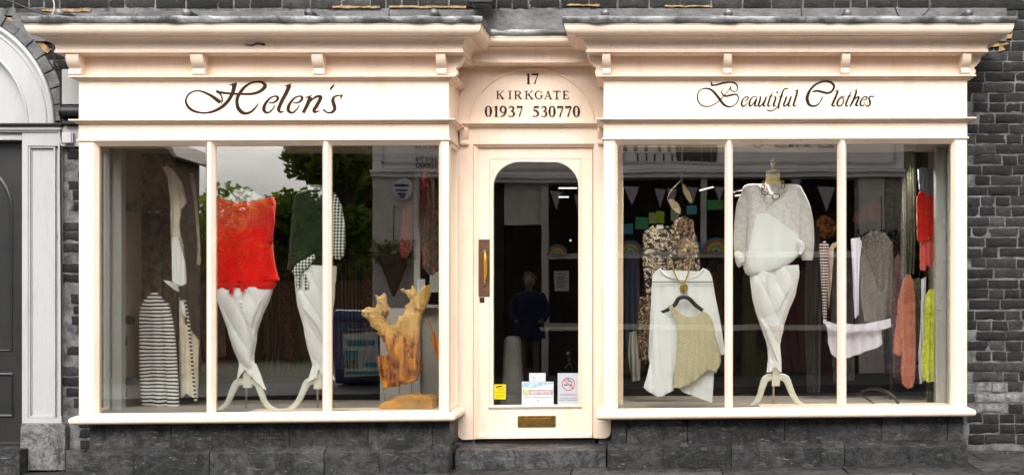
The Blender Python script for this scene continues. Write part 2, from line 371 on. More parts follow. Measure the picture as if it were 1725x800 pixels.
def holes(name,a,b_,scale,thr=.5,alpha=False):
    m,n,b=nodes(name); b.inputs['Roughness'].default_value=.8
    t=n.nodes.new('ShaderNodeTexCoord'); mp=n.nodes.new('ShaderNodeMapping'); mp.inputs['Rotation'].default_value=(0,R(45),0); n.links.new(t.outputs['Object'],mp.inputs[0])
    c=n.nodes.new('ShaderNodeTexChecker'); c.inputs['Scale'].default_value=scale
    s=n.nodes.new('ShaderNodeSeparateXYZ'); cb=n.nodes.new('ShaderNodeCombineXYZ'); n.links.new(mp.outputs[0],s.inputs[0]); n.links.new(s.outputs[0],cb.inputs[0]); n.links.new(s.outputs[2],cb.inputs[1]); cb.inputs[2].default_value=.003
    n.links.new(cb.outputs[0],c.inputs['Vector']); n.links.new(mixc(n,c.outputs['Fac'],a,b_),b.inputs['Base Color']); return m
lace_red=holes('red_lace',(.70,.005,.004),(.44,.010,.006),70); lace_bw=holes('black_white_mesh',(.72,.74,.70),(.01,.015,.01),62)
# glass: partly mirrors the street, partly shows the shop
def glass(name,r0,wav=.05,tint=(.93,.94,.92)):
    m=bpy.data.materials.new(name); m.use_nodes=True; n=m.node_tree; n.nodes.clear()
    out=n.nodes.new('ShaderNodeOutputMaterial'); mix=n.nodes.new('ShaderNodeMixShader'); tr=n.nodes.new('ShaderNodeBsdfTransparent'); gl=n.nodes.new('ShaderNodeBsdfGlossy')
    tr.inputs[0].default_value=tint+(1,); gl.inputs['Roughness'].default_value=0.0; gl.inputs[0].default_value=(1,.98,.95,1)
    ge=n.nodes.new('ShaderNodeNewGeometry'); dt=n.nodes.new('ShaderNodeVectorMath'); dt.operation='DOT_PRODUCT'
    n.links.new(ge.outputs['Incoming'],dt.inputs[0]); n.links.new(ge.outputs['Normal'],dt.inputs[1])
    def mth(op,a,b=None):
        k=n.nodes.new('ShaderNodeMath'); k.operation=op
        for i,v in enumerate((a,b)):
            if v is None: continue
            if isinstance(v,(int,float)): k.inputs[i].default_value=v
            else: n.links.new(v,k.inputs[i])
        return k.outputs[0]
    a=mth('ABSOLUTE',dt.outputs['Value']); p=mth('POWER',mth('SUBTRACT',1.0,a),5.0); fr=mth('ADD',mth('MULTIPLY',p,1-r0),r0)
    bu=n.nodes.new('ShaderNodeBump'); bu.inputs['Strength'].default_value=wav; bu.inputs['Distance'].default_value=.01
    n.links.new(noi(n,2.3,1.5,.5,mapv(n,(1,1,1.6))),bu.inputs['Height']); n.links.new(bu.outputs[0],gl.inputs['Normal'])
    n.links.new(fr,mix.inputs[0]); n.links.new(tr.outputs[0],mix.inputs[1]); n.links.new(gl.outputs[0],mix.inputs[2]); n.links.new(mix.outputs[0],out.inputs[0]); return m
glass_m=glass('window_glass',.17,.022); glass_s=glass('side_glass',.03,.01); glass_d=glass('door_glass',.13,.02)

# ---------------------------------------------------------------- ground
g=MB()
x0,x1=-260,260
def strip(mb,ya,yb,za,zb,xa=x0,xb=x1):
    mb.add([(xa,ya,za+.0188*xa),(xb,ya,za+.0188*xb),(xb,yb,zb+.0188*xb),(xa,yb,zb+.0188*xa)],[(0,1,2,3)])
gr=MB(); strip(gr,-400,-11.2,-.05,-.05); strip(gr,9,400,-.05,-.05)
struct(gr.build('ground',mat('grass_ground',(.035,.04,.015),(.05,.04,.02),scale=2,rough=.95),fix=False))
# near pavement: flagstones of uneven width with open joints
pv=MB(); rnd=random.Random(3)
def slabs(mb,ya,yb,nrow,xa,xb,z0,wmin,wmax,slope=.012,seed=1):
    r=random.Random(seed); dy=(yb-ya)/nrow
    for j in range(nrow):
        x=xa+r.uniform(-.5,0); a=ya+j*dy
        while x<xb:
            w=r.uniform(wmin,wmax); t=r.uniform(-.003,.003)
            z=lambda xx,yy:z0+.0188*xx+slope*yy+t
            c=[(x+.006,a+.006),(x+w-.006,a+.006),(x+w-.006,a+dy-.006),(x+.006,a+dy-.006)]
            fr=[Vector((p[0],p[1],z(*p))) for p in c]; lo=[v-Vector((0,0,.06)) for v in fr]
            mb.hexa([lo[0],lo[1],fr[1],fr[0],lo[3],lo[2],fr[2],fr[3]]); x+=w
slabs(pv,-2.4,.62,6,-7,6.5,.0036,.62,1.05)
pvo=struct(pv.build('pavement',slab_m,bevel=.004)); rq=random.Random(8); at_=pvo.data.attributes.new('tone','FLOAT','FACE'); vv=[]
for i in range(len(pvo.data.polygons)//6): vv+=[rq.uniform(.5,.9)]*6
at_.data.foreach_set('value',vv)
jb=MB(); strip(jb,-2.4,.7,-.035,-.005,-7.5,7.2); struct(jb.build('pavement_bed',mat('joint_dirt',G(.02),G(.04),rough=.95)))
kb=MB(); kb.add([(-60,-2.52,-.03-.0188*60),(60,-2.52,-.03+.0188*60),(60,-2.41,-.03+.0188*60),(-60,-2.41,-.03-.0188*60)]+[(-60,-2.52,-.25-1.13),(60,-2.52,-.25+1.13),(60,-2.41,-.25+1.13),(-60,-2.41,-.25-1.13)],[(0,1,2,3),(4,5,1,0),(5,6,2,1),(7,4,0,3),(6,7,3,2)])
struct(kb.build('kerb',stone_l,fix=True))
rd=MB(); strip(rd,-8.3,-2.52,-.14,-.14); struct(rd.build('road',asphalt,fix=False))
p2=MB(); strip(p2,-11.2,-8.3,-.03,-.03); p2.add([(x0,-8.3,-.2-.0188*260),(x1,-8.3,-.2+.0188*260),(x1,-8.3,-.03+.0188*260),(x0,-8.3,-.03-.0188*260)],[(0,1,2,3)])
struct(p2.build('far_pavement',asphalt,fix=False))

# ---------------------------------------------------------------- brick building
bld=thing('brick_building','dark grey brick building standing behind the cream shopfront','building',(0,.5,0))
WY=.50
def bricks(mb,tones,xa,xb,za,zb,seed,mask=None,Y=WY,rowh=.0765,jit=1.0):
    r=random.Random(seed); z=za; j=0
    while z<zb:
        x=xa-r.uniform(0,.22); j+=1
        while x<xb:
            w=r.choice([.215,.225,.22,.105,.11,.2]) if j%3 else r.choice([.105,.11,.1,.215])
            h=rowh-.0115+r.uniform(-.003,.002)
            if mask is None or mask(x+w/2,z+h/2):
                y=Y-r.uniform(.006,.015)*jit; nx=6 if w>.15 else 4; ny=4; b=len(mb.v); t=r.random(); ox=r.uniform(-.003,.003); oz=r.uniform(-.004,.004); tl=r.uniform(-.012,.012)
                pt=.985 if mask and seed==11 and (x>2.30 and x<2.62 and .03<(z-.27)<.30 and r.random()<.75) else min(t*.93,.9)
                for a in range(ny+1):
                    for c in range(nx+1):
                        u=c/nx; v=a/ny; e=min(u,1-u)*nx; f_=min(v,1-v)*ny
                        px_=x+ox+w*u; pz=z+oz+h*v+tl*(u-.5)*h*2
                        q=Vector((px_*14,pz*14,seed)); q2=q*3.3
                        dy=noise.noise(q)*.005+noise.noise(q2)*.004
                        rim=.006 if (e==0 or f_==0) else 0
                        mb.v.append(Vector((px_+noise.noise(q2+Vector((5,0,0)))*.006,y+dy+rim+(.0),pz+noise.noise(q2+Vector((0,7,0)))*.006)))
                for a in range(ny):
                    for c in range(nx):
                        i=b+a*(nx+1)+c; mb.f.append([i,i+1,i+nx+2,i+nx+1]); tones.append(pt)
                # rim sides back into the joint
                ring=[b+c for c in range(nx+1)]+[b+a*(nx+1)+nx for a in range(1,ny+1)]+[b+ny*(nx+1)+c for c in range(nx-1,-1,-1)]+[b+a*(nx+1) for a in range(ny-1,0,-1)]
                bb=len(mb.v)
                for i in ring: v=mb.v[i]; mb.v.append(Vector((v.x,Y+.02,v.z)))
                n=len(ring)
                for i in range(n): mb.f.append([ring[i],bb+i,bb+(i+1)%n,ring[(i+1)%n]]); tones.append(pt)
            x+=w+.0115
        z+=rowh
def brick_obj(name,mb,tones,m,parent):
    o=mb.build(name,m,parent,smooth=True,sharp=60,fix=False)
    a=o.data.attributes.new('tone','FLOAT','FACE'); a.data.foreach_set('value',tones); return o
mb=MB(); tn=[]
# the region right of the right bay
bricks(mb,tn,W(1600,0,WY).x,3.6,W(1700,760,WY).z+.06,3.75,11,mask=lambda x,z: x>2.30 or z>3.3)
brick_obj('brick_wall',mb,tn,brick_m,bld)
mb=MB(); tn=[]   # strip left of the left bay and the course above the lead
arc=W(-98,208,WY); AR=205*(D+WY)/FPX
bricks(mb,tn,W(100,0,WY).x,W(182,0,WY).x,W(0,772,WY).z,W(0,247,WY).z,5,mask=lambda x,z:x-.09>W(98,0,WY).x)
bricks(mb,tn,W(-120,0,WY).x,W(120,0,WY).x,W(0,205,WY).z,3.75,6,mask=lambda x,z: (x-arc.x)**2+(z-arc.z)**2>(AR+.03)**2)
bricks(mb,tn,W(122,0,WY).x,2.62,W(0,14,WY).z,3.75,8)
brick_obj('brick_wall',mb,tn,brick_m,bld)
mb=MB()  # wall core, with openings for shop windows and door
zt=3.76
for a,b,c,d in ((104,-150,196,900),(-300,-150,104,30),(1588,-150,2300,900),(196,-150,1588,100),(196,100,786,232),(1020,100,1588,232),(756,232,800,760),(1008,232,1040,760)):
    p=W(a,b,.52); q=W(c,d,.52); mb.wbox(p.x,q.x,.5005,.93 if d>700 else .80,q.z,p.z)
mb.poly([(-98+200*math.cos(R(a)),208-200*math.sin(R(a))) for a in range(0,91,6)]+[(-98,30),(104,30),(104,208)],.5005,.80,W)
mb.build('mortar_backing',mortar_m,bld)
# reveals of the thick wall inside, plastered
mb=MB(); p=W(196,236,.53); q=W(196,700,.53); mb.wbox(p.x-.0,p.x+.012,.53,.97,q.z,p.z+.02); mb.build('window_reveal',plaster,bld); mb=MB()
p=W(1588,236,.53); mb.wbox(p.x-.012,p.x,.53,.97,q.z,p.z+.02); mb.build('window_reveal',plaster,bld)

# stone footing course
mb=MB()
for a,b in ((1610,1692),(1693,1800),(1801,2000)): mb.box(a,760,b,800,.44,.60,W)
mb.build('stone_footing',step_m,bld,bevel=.006); mb=MB()
for a,b in ((110,142),): mb.box(a,758,b,800,.44,.62,W)
mb.build('stone_footing',step_m,bld,bevel=.006)
# interior shell
Rm=MB(); xa=W(196,0,.53).x-1.2; xb=W(1588,0,.53).x+.9; zf=.17; zt2=2.52; YB=6.4
Rm.wbox(xa-.1,xa,.93,YB,zf,zt2); Rm.wbox(xb,xb+.1,.93,YB,zf,zt2); Rm.wbox(xa-.1,xb+.1,YB,YB+.1,zf-.1,zt2+.1)
Rm.build('interior_wall',darkwall,bld)
MB().wbox(xa,xb,.62,YB,zf-.1,zf).build('interior_floor',floorw,bld)
MB().wbox(xa,xb,.82,YB,zt2,zt2+.1).build('interior_ceiling',mat('shop_ceiling',(.16,.145,.13),rough=.9),bld)
# ochre mortar left uncovered along the flashing and at cornice ends
mb=MB()
def blotch(pts,Y=.482):
    MB().poly(pts,Y,Y+.03,W).build('mortar_patch',mortar_o,bld)
for (a,b,r0,h) in ((70,152,18,4),(0,20,34,7),(560,640,12,3.2),(655,785,12,3),(955,1010,9,3),(1120,1200,11,2.5)):
    n=12; up=[(a+(b-a)*i/n,r0-h/2+random.uniform(-.9,.9)) for i in range(n+1)]; dn=[(a+(b-a)*i/n,r0+h/2+random.uniform(-.9,.9)) for i in range(n,-1,-1)]; blotch(up+dn)
blotch([(50,72),(56,66),(68,69),(79,78),(84,86),(80,90),(66,84),(60,78)]); blotch([(1672,70),(1680,60),(1706,58),(1704,64),(1690,68),(1700,74),(1688,78),(1694,84),(1682,88),(1684,78),(1668,80)])
blotch([(1640,94),(1652,86),(1664,84),(1650,95),(1640,104)])
# lead upstand on the wall above the cornices
mb=MB(); rr=random.Random(4)
for (a,b,t) in ((20,230,22),(231,655,19),(656,1020,17),(1021,1350,15),(1351,1696,14)): 
    mb.box(a,t,b,70,.462,.51,W)
mb.build('lead_upstand',lead_d,bld,bevel=.003)

# ---------------------------------------------------------------- bay windows
def moulding(mb,pxL,pxR,prof,Yb=.45,Y0=0.,ends=True,close=True):
    xL=(pxL-CX)*(D+Y0)/FPX; xR=(pxR-CX)*(D+Y0)/FPX; b=len(mb.v); n=len(prof)
    for p,row in prof:
        Y=Y0-p; e=p if ends else 0
        pl=CX+(xL-e)*FPX/(D+Y); pr=CX+(xR+e)*FPX/(D+Y)
        zl=W(pl,skew(pl,row),Y).z; zr=W(pr,skew(pr,row),Y).z
        mb.v+=[Vector((xL-e,Yb,zl)),Vector((xL-e,Y,zl)),Vector((xR+e,Y,zr)),Vector((xR+e,Yb,zr))]
    for i in range(n-1):
        for k in range(3): o=b+4*i+k; mb.f.append([o,o+1,o+5,o+4])
        o=b+4*i; mb.f.append([o+3,o,o+4,o+7])
    mb.f.append([b,b+3,b+2,b+1]); o=b+4*(n-1); mb.f.append([o,o+1,o+2,o+3])
    return mb
def arcp(p0,r0,p1,r1,kind,n=7):
    out=[]
    for i in range(n+1):
        a=i/n*math.pi/2
        if kind=='ovolo': out.append((p0+(p1-p0)*(1-math.cos(a)),r0+(r1-r0)*math.sin(a)))
        else: out.append((p0+(p1-p0)*math.sin(a),r0+(r1-r0)*(1-math.cos(a))))
    return out
CORN=[(.262,38),(.262,41)]+arcp(.258,42,.196,60.5,'ovolo')+[(.190,60.5),(.190,62)]+arcp(.184,62.2,.112,83,'cove')+[(.118,84.5),(.118,88.5),(.108,88.5),(.108,90)]
def serif_bracket(): pass
def bay(name,label,pL,pR,glassx,brk,ups,los,xg,lead_x,joints,rolls):
    base=F((pL+pR)/2,790,.1); t=thing(name,label,'bay window',(base.x,.1,GZ(base.x)),'cream bay windows of the shopfront')
    Yb=.452
    moulding(MB(),pL,pR,CORN,Yb).build('cornice',cream,t,smooth=True,sharp=28)
    # frieze
    m=MB(); moulding(m,pL,pR,[(-.012,89.5),(-.012,127)],Yb); m.build('frieze',cream,t)
    pr=[(.103,90.2),(.104,93),(.100,99),(.088,106),(.066,112),(.05,115),(.052,117.5),(.06,119),(.062,122.5),(.056,125.5),(.046,127)]
    def brprof(): return [(-p,r) for p,r in pr]+[(.012,127),(.012,90.2)]
    for a,b in brk: MB().xprism(a,b,brprof()).build('bracket',cream,t,smooth=True,sharp=30,bevel=.0015)
    # side brackets at both returns
    for sgn,pe in ((-1,pL),(1,pR)):
        m=MB(); xe=(pe-CX)/240; vs=[]; prs=[(p,r) for p,r in pr]+[(-.012,127),(-.012,90.2)]
        for Y in (.0,.075):
            for p,r in prs: vs.append(Vector((xe+sgn*p,Y,F(pe,r,0).z)))
        n=len(prs); m.add(vs,[list(range(n)),list(range(2*n-1,n-1,-1))]+[(i,(i+1)%n,n+(i+1)%n,n+i) for i in range(n)])
        m.build('bracket',cream,t,smooth=True,sharp=30)
    for r0 in (127,199.3):
        moulding(MB(),pL,pR,[(.052,r0),(.052,r0+2)]+arcp(.044,r0+2.2,.022,r0+5.6,'cove',4)+[(.018,r0+5.8),(.018,r0+7)]+arcp(.014,r0+7.2,.002,r0+9.2,'cove',3)+[(-.004,r0+9.5)],Yb).build('moulding',cream,t,smooth=True,sharp=28)
    sb=moulding(MB(),pL,pR,[(0,136.6),(0,199.2)],Yb).build('sign_board',cream,t)
    moulding(MB(),pL,pR,[(0.001,208.9),(0.001,232.6)],Yb).build('lower_board',cream,t)
    moulding(MB(),pL,pR,[(.008,232.8),(.012,233.6),(.012,235.2),(.006,236.3),(0,236.5)],Yb).build('bead',cream,t,smooth=True)
    # window frame
    m=MB(); m.xprism(pL,pR,[(0.0,236.6),(0.002,238.0),(.034,244.5),(.09,244.5),(.09,236.6)]); m.build('window_head',cream,t)
    GT,GB=245,689.5
    m=MB(); m.xprism(pL,pR,[(.002,697),(.002,693.5),(.034,689.8),(.09,689.8),(.09,697)]); m.build('bottom_rail',cream,t)
    gl,gr=glassx[0],glassx[-1]
    MB().vprism([(pL,0.0),(gl-5,0.0),(gl,.034),(gl,.09),(pL,.09)],238,693.6).build('corner_post',cream,t,bevel=.0015)
    MB().vprism([(gr,.034),(gr+5,0.0),(pR,0.0),(pR,.09),(gr,.09)],238,693.6).build('corner_post',cream,t,bevel=.0015)
    for i in range(1,len(glassx)-1,2):
        a,b=glassx[i],glassx[i+1]; c=(a+b)/2
        MB().vprism([(a,.036),(a+3.5,.006),(c-2.6,-.004),(c+2.6,-.004),(b-3.5,.006),(b,.036),(b,.075),(a,.075)],238.2,693.9).build('mullion',cream,t,bevel=.001)
    for i in range(0,len(glassx),2):
        MB().box(glassx[i]-2,GT-2,glassx[i+1]+2,GB+2,.046,.052).build('window_pane',glass_m,t)
    # glazed returns
    for sgn,pe in ((-1,pL),(1,pR)):
        xe=(pe-CX)/240; z0=F(pe,693,0).z; z1=F(pe,240,0).z
        x_in=xe-sgn*.03
        MB().wbox(min(xe-sgn*.012,xe-sgn*.018),max(xe-sgn*.012,xe-sgn*.018),.088,.41,z0,z1).build('side_pane',glass_s,t)
        m=MB(); m.wbox(min(xe,xe-sgn*.045),max(xe,xe-sgn*.045),.40,.46,z0-.02,z1+.02); m.wbox(min(xe-sgn*.046,xe-sgn*.105),max(xe-sgn*.046,xe-sgn*.105),.43,.50,z0-.02,z1+.02)
        m.wbox(min(xe-sgn*.106,xe-sgn*.125),max(xe-sgn*.106,xe-sgn*.125),.415,.50,z0-.02,z1+.02)
        m.build('rear_post',whitep if (sgn==-1 and pL<500) or (sgn==1 and pL>500) else cream,t,bevel=.002)
        m=MB(); m.wbox(min(xe,xe-sgn*.04),max(xe,xe-sgn*.04),.091,.399,z1-.015,z1+.012); m.wbox(min(xe,xe-sgn*.04),max(xe,xe-sgn*.04),.091,.399,z0-.012,z0+.022)
        m.build('side_rail',cream,t)
    moulding(MB(),pL,pR,[(0,693.2),(.022,694.2)]+[(.03+.022*math.sin(a*math.pi/8),696+12*(1-math.cos(a*math.pi/8))/2) for a in range(1,8)]+[(.03,708.3),(.002,708.5)],Yb).build('sill',cream,t,smooth=True,sharp=40)
    xL=(pL-CX)/240; xR=(pR-CX)/240
    zd=F((pL+pR)/2,690.5,.1).z
    MB().wbox(xL+.05,xR-.05,.092,1.25,zd-.05,zd-.004).build('display_shelf',board,t)
    MB().wbox(xL+.02,xR-.02,.10,.80,F(pL,238,0).z+.01,F(pL,238,0).z+.03).build('display_ceiling',mat('display_ceiling',(.30,.28,.26),rough=.9),t)
    # stone base, two courses
    m=MB(); r=random.Random(int(pL))
    for i in range(len(ups)-1):
        m.box(ups[i]+.4,709.5,ups[i+1]-.4,749,.055+r.uniform(-.004,.004),.45)
    for i in range(len(los)-1):
        y=-.035+r.uniform(-.004,.004); a,b=los[i]+.4,los[i+1]-.4
        m.xprism(a,b,[(.052,747.4),(y+.012,756),(y,758.5),(y,830),(.45,830),(.45,747.4)],ref=-.03)
    ob_=m.build('stone_plinth',stone_m,t,bevel=.004); rq=random.Random(int(pL)+3); tn2=[]
    nu=len(ups)-1; nl_=len(los)-1; per=[6]*nu+[8]*nl_
    for c_ in per: tn2+=[rq.uniform(.28,1)]*c_
    if len(tn2)==len(ob_.data.polygons):
        at_=ob_.data.attributes.new('tone','FLOAT','FACE'); at_.data.foreach_set('value',tn2)
    else: print('TONE',len(tn2),len(ob_.data.polygons))
    # lead over the cornice
    m=MB(); n=90; p0=.272
    moulding_pts=[]
    xl=xL-p0; xr=xR+p0
    b0=len(m.v)
    def leadring(x,y,seed,w=0):
        px=CX+x*FPX/(D+y); top=27.8+noise.noise(Vector((x*6,1,seed)))*1.8; bot=38.2+noise.noise(Vector((x*9,5,seed)))*1.2
        lump=sum(math.exp(-((px-j)/9)**2) for j in joints)
        o=.006*lump+.004*noise.noise(Vector((x*20,0,3)))
        return [Vector((x,y-o,F(px,bot+lump*.8,y).z)),Vector((x,y-.006-o*1.4,F(px,(top+bot)/2,y).z)),Vector((x,y-o,F(px,top-lump*.6,y).z)),Vector((x,y+.05,F(px,top-1,y).z)),Vector((x,y+.05,F(px,bot,y).z))]
    for i in range(n+1):
        x=xl+(xr-xl)*i/n; m.v+=leadring(x,-p0,1)
    for i in range(n):
        for k in range(5): m.f.append([b0+5*i+k,b0+5*i+(k+1)%5,b0+5*(i+1)+(k+1)%5,b0+5*(i+1)+k])
    m.f.append([b0+k for k in range(5)]); m.f.append([b0+5*n+k for k in range(4,-1,-1)])
    zt_=lambda x:F(CX+x*FPX/(D-p0),28,-p0).z
    for s_,xe in ((-1,xl),(1,xr)):   # returns and the sloping lead roof
        m.wbox(min(xe,xe-s_*.03),max(xe,xe-s_*.03),-p0+.01,Yb,F(CX+xe*FPX/(D-p0),38,-p0).z,zt_(xe)+.002)
    zl,zr=zt_(xl),zt_(xr)
    m.add([(xl+.03,-p0+.04,zl-.006),(xr-.03,-p0+.04,zr-.006),(xr-.03,.462,zr+.03),(xl+.03,.462,zl+.03),(xl+.03,-p0+.04,zl-.03),(xr-.03,-p0+.04,zr-.03),(xr-.03,.462,zr-.03),(xl+.03,.462,zl-.03)],[(0,1,2,3),(4,7,6,5),(0,4,5,1),(1,5,6,2),(2,6,7,3),(3,7,4,0)])
    m.build('lead_flashing',lead_m,t,smooth=True,sharp=50)
    for j in rolls:
        a=W(j,22.5,-.16); b_=W(j,22.5,-.16)
        q=MB(); q.tube([a+Vector((0,0,.0)),a+Vector((0,.1,.004)),a+Vector((0,.6,.02))],[.026,.026,.026],12); q.ball(a,.031,.03,.031,14)
        q.build('lead_roll',lead_m,t,smooth=True)
    # ragged strip of dark shadow-gap filler
    return t,sb
LG=[163,345,360,541,556,738]; RG=[1040,1221.5,1235,1412,1427,1604]
bayL,sbL=bay('bay_window',"cream bay window on the left under the board lettered Helen's, red top inside",133,756,LG,[(121.5,142.5),(329,350),(531,549.5),(738,754)],
   [150,288,487,620,728,758],[140,353,546,756],None,None,[70,88,98,290,300,350,480,520,700,715,760,795],[100,314,520,731])
bayR,sbR=bay('bay_window','cream bay window on the right under the board lettered Beautiful Clothes',1017,1629,RG,[(1015.5,1029),(1218,1231.5),(1415,1429),(1616,1630.5)],
   [1030,1056,1158,1322,1485,1596,1624],[1023,1232,1423,1630],None,None,[1000,1010,1020,1205,1228,1240,1400,1428,1445,1560,1620,1640],[1019,1227,1427,1632])
bayR.name='bay_window.001'

# ---- lettering
HEL=[(300,125,[[(950,158,78),(938,240,64),(912,330,56),(850,440,52),(745,548,50),(600,625,38),(450,655,26),(300,635,34),(190,575,40),(136,490,34),(134,420,28),(180,340,22),(260,292,18),(350,284,20),(450,312,30),(560,368,44),(650,432,58),(712,478,56)],
 [(728,505,8),(742,440,24),(730,370,22),(690,318,26)],[(655,278,14),(645,300,18)],[(645,292,46),(720,310,36),(900,330,32),(1100,336,32),(1250,332,36),(1370,295,44),(1450,232,54),(1462,185,52),(1412,140,36),(1330,130,22),(1220,155,26),(1130,212,38),(1060,290,48),(1005,380,52),(990,470,50),(1010,570,58),(1070,640,58),(1140,662,42),(1220,640,34),(1290,580,24),(1330,530,18),(1352,490,10)],
 [(855,184,5),(905,182,16),(985,145,14)]]),
 (440,125,[[(390,205,5),(440,196,20),(508,164,12)],[(478,185,62),(430,300,58),(350,450,56),(298,570,54),(296,612,50),(325,640,34),(385,628,6)],
 [(735,396,5),(790,386,20),(850,360,12)],[(826,385,60),(800,460,60),(750,570,52),(705,655,52)],[(815,478,16),(880,410,24),(950,376,38),(1002,388,50),(985,440,54),(930,540,54),(888,606,50),(902,640,36),(985,618,6)],
 [(1153,280,6),(1185,230,32),(1232,178,16)],[(1378,354,8),(1310,360,16),(1235,382,28),(1206,440,50),(1222,510,58),(1238,580,52),(1200,638,36),(1130,652,24),(1070,622,24),(1046,588,24)],[(1335,424,4),(1348,380,26),(1372,354,8)]])]
E1=[(122,484,12),(200,482,20),(262,445,32),(280,402,38),(262,378,30),(218,374,18),(150,405,24),(82,480,38),(46,560,52),(50,618,50),(92,650,34),(140,640,24),(190,590,18),(235,525,12)]
HEL[1][2].append(E1); HEL[1][2].append([(a+410,b,c) for a,b,c in E1])
BEA=[(1165,125,[[(322,118,6),(332,150,16),(345,185,30)],[(325,190,22),(400,187,22),(480,165,26),(560,145,24),(650,137,20),(722,150,22),(765,190,22),(775,240,16),(755,285,12),(710,298,12),(670,275,14),(652,235,20),(662,205,8)],
 [(655,230,10),(580,330,10),(500,415,12),(440,470,12),(360,520,12),(270,545,14),(180,530,16),(120,470,18),(98,390,18),(115,310,14),(170,257,12),(250,242,18),(330,265,28),(400,330,36),(470,420,40),(530,500,36),(590,540,28),(640,550,20),(710,530,14),(765,480,14),(790,410,16),(775,360,20),(730,342,22),(660,355,26),(580,372,26),(530,350,22),(505,300,14),(520,260,8)],
 [(885,465,8),(930,440,14),(955,400,20),(925,382,14),(875,415,18),(845,480,28),(845,520,28),(870,542,22),(910,525,14),(945,480,8)],
 [(1100,388,8),(1050,380,12),(1000,420,20),(975,490,30),(980,535,24),(1010,530,18),(1050,480,14),(1090,420,14)],[(1098,400,12),(1085,450,28),(1065,520,28),(1085,540,16),(1115,520,6)],
 [(1165,380,22),(1150,450,28),(1130,520,28),(1150,543,22),(1190,510,16),(1240,430,14)],[(1262,378,20),(1235,450,28),(1210,520,28),(1225,543,16),(1255,520,6)],[(1138,390,6),(1170,380,14)],
 [(1365,310,8),(1335,370,20),(1310,440,26),(1285,520,26),(1300,543,16),(1335,520,6)],[(1295,373,9),(1375,373,9)],
 [(1420,380,22),(1405,450,28),(1380,520,28),(1395,543,16),(1430,520,6)],[(1385,390,6),(1420,380,14)],[(1432,312,26),(1458,304,26)],
 [(1635,258,10),(1610,246,12),(1568,252,16),(1535,300,22),(1510,380,28),(1480,480,28),(1465,545,30),(1476,602,4)],[(1465,535,18),(1420,580,14),(1350,620,14),(1290,612,16),(1278,598,14)],[(1470,375,9),(1550,375,9)],
 [(1600,378,22),(1578,450,28),(1552,515,28),(1568,543,20),(1620,500,14),(1668,430,14)],[(1680,375,22),(1652,450,28),(1628,520,28),(1645,543,16),(1675,520,6)]]),
 (1320,125,[[(190,284,5),(215,278,14),(252,260,8)],[(236,282,26),(210,380,30),(178,480,30),(166,520,28),(182,540,16),(222,520,6)],
 [(645,375,6),(650,400,16),(615,470,14),(560,525,22),(485,538,26),(430,510,42),(402,450,50),(400,380,48),(440,282,36),(510,200,28),(600,146,24),(700,122,20),(790,137,28),(845,188,34),(845,240,32),(800,300,28),(730,318,30),(650,300,32),(570,282,28),(510,292,20),(485,305,8)],
 [(865,292,5),(890,286,14),(932,267,8)],[(916,292,28),(875,390,32),(835,480,32),(820,518,30),(842,540,16),(882,525,6)],
 [(1035,375,8),(980,380,14),(930,430,24),(905,490,30),(915,530,24),(960,535,16),(1005,480,18),(1015,420,14),(995,402,12),(975,415,14)],
 [(1145,290,8),(1115,350,18),(1075,440,28),(1050,510,28),(1060,540,16),(1095,520,6)],[(1070,373,9),(1150,373,9)],
 [(1190,282,5),(1247,262,10)],[(1230,284,26),(1200,380,30),(1155,480,28),(1118,548,20)],[(1160,475,10),(1210,410,16),(1265,386,26),(1260,420,28),(1225,500,30),(1225,530,26),(1265,525,6)],
 [(1335,440,8),(1390,425,14),(1405,392,20),(1370,380,14),(1320,420,20),(1295,490,28),(1305,530,22),(1345,525,14),(1375,470,6)],
 [(1522,390,18),(1500,372,12),(1460,382,18),(1440,410,24),(1455,460,30),(1455,510,26),(1420,543,16),(1375,515,14)]])]
def writeup(data,m,parent,Y=-.0022):
    mb=MB(); k=0
    for ox,oy,strs in data:
        for st in strs:
            pts=[]
            for a,b,c in st:
                px=ox+a/10; py=oy+b/10; pts.append((px,py,c/10*1.06+.25))
            k+=1; mb.stroke(pts,Y,.003,W,8,off=k*4e-5)
    return mb.build('lettering',m,parent,fix=True)
writeup(HEL,brown_letter,sbL); writeup(BEA,black_letter,sbR)
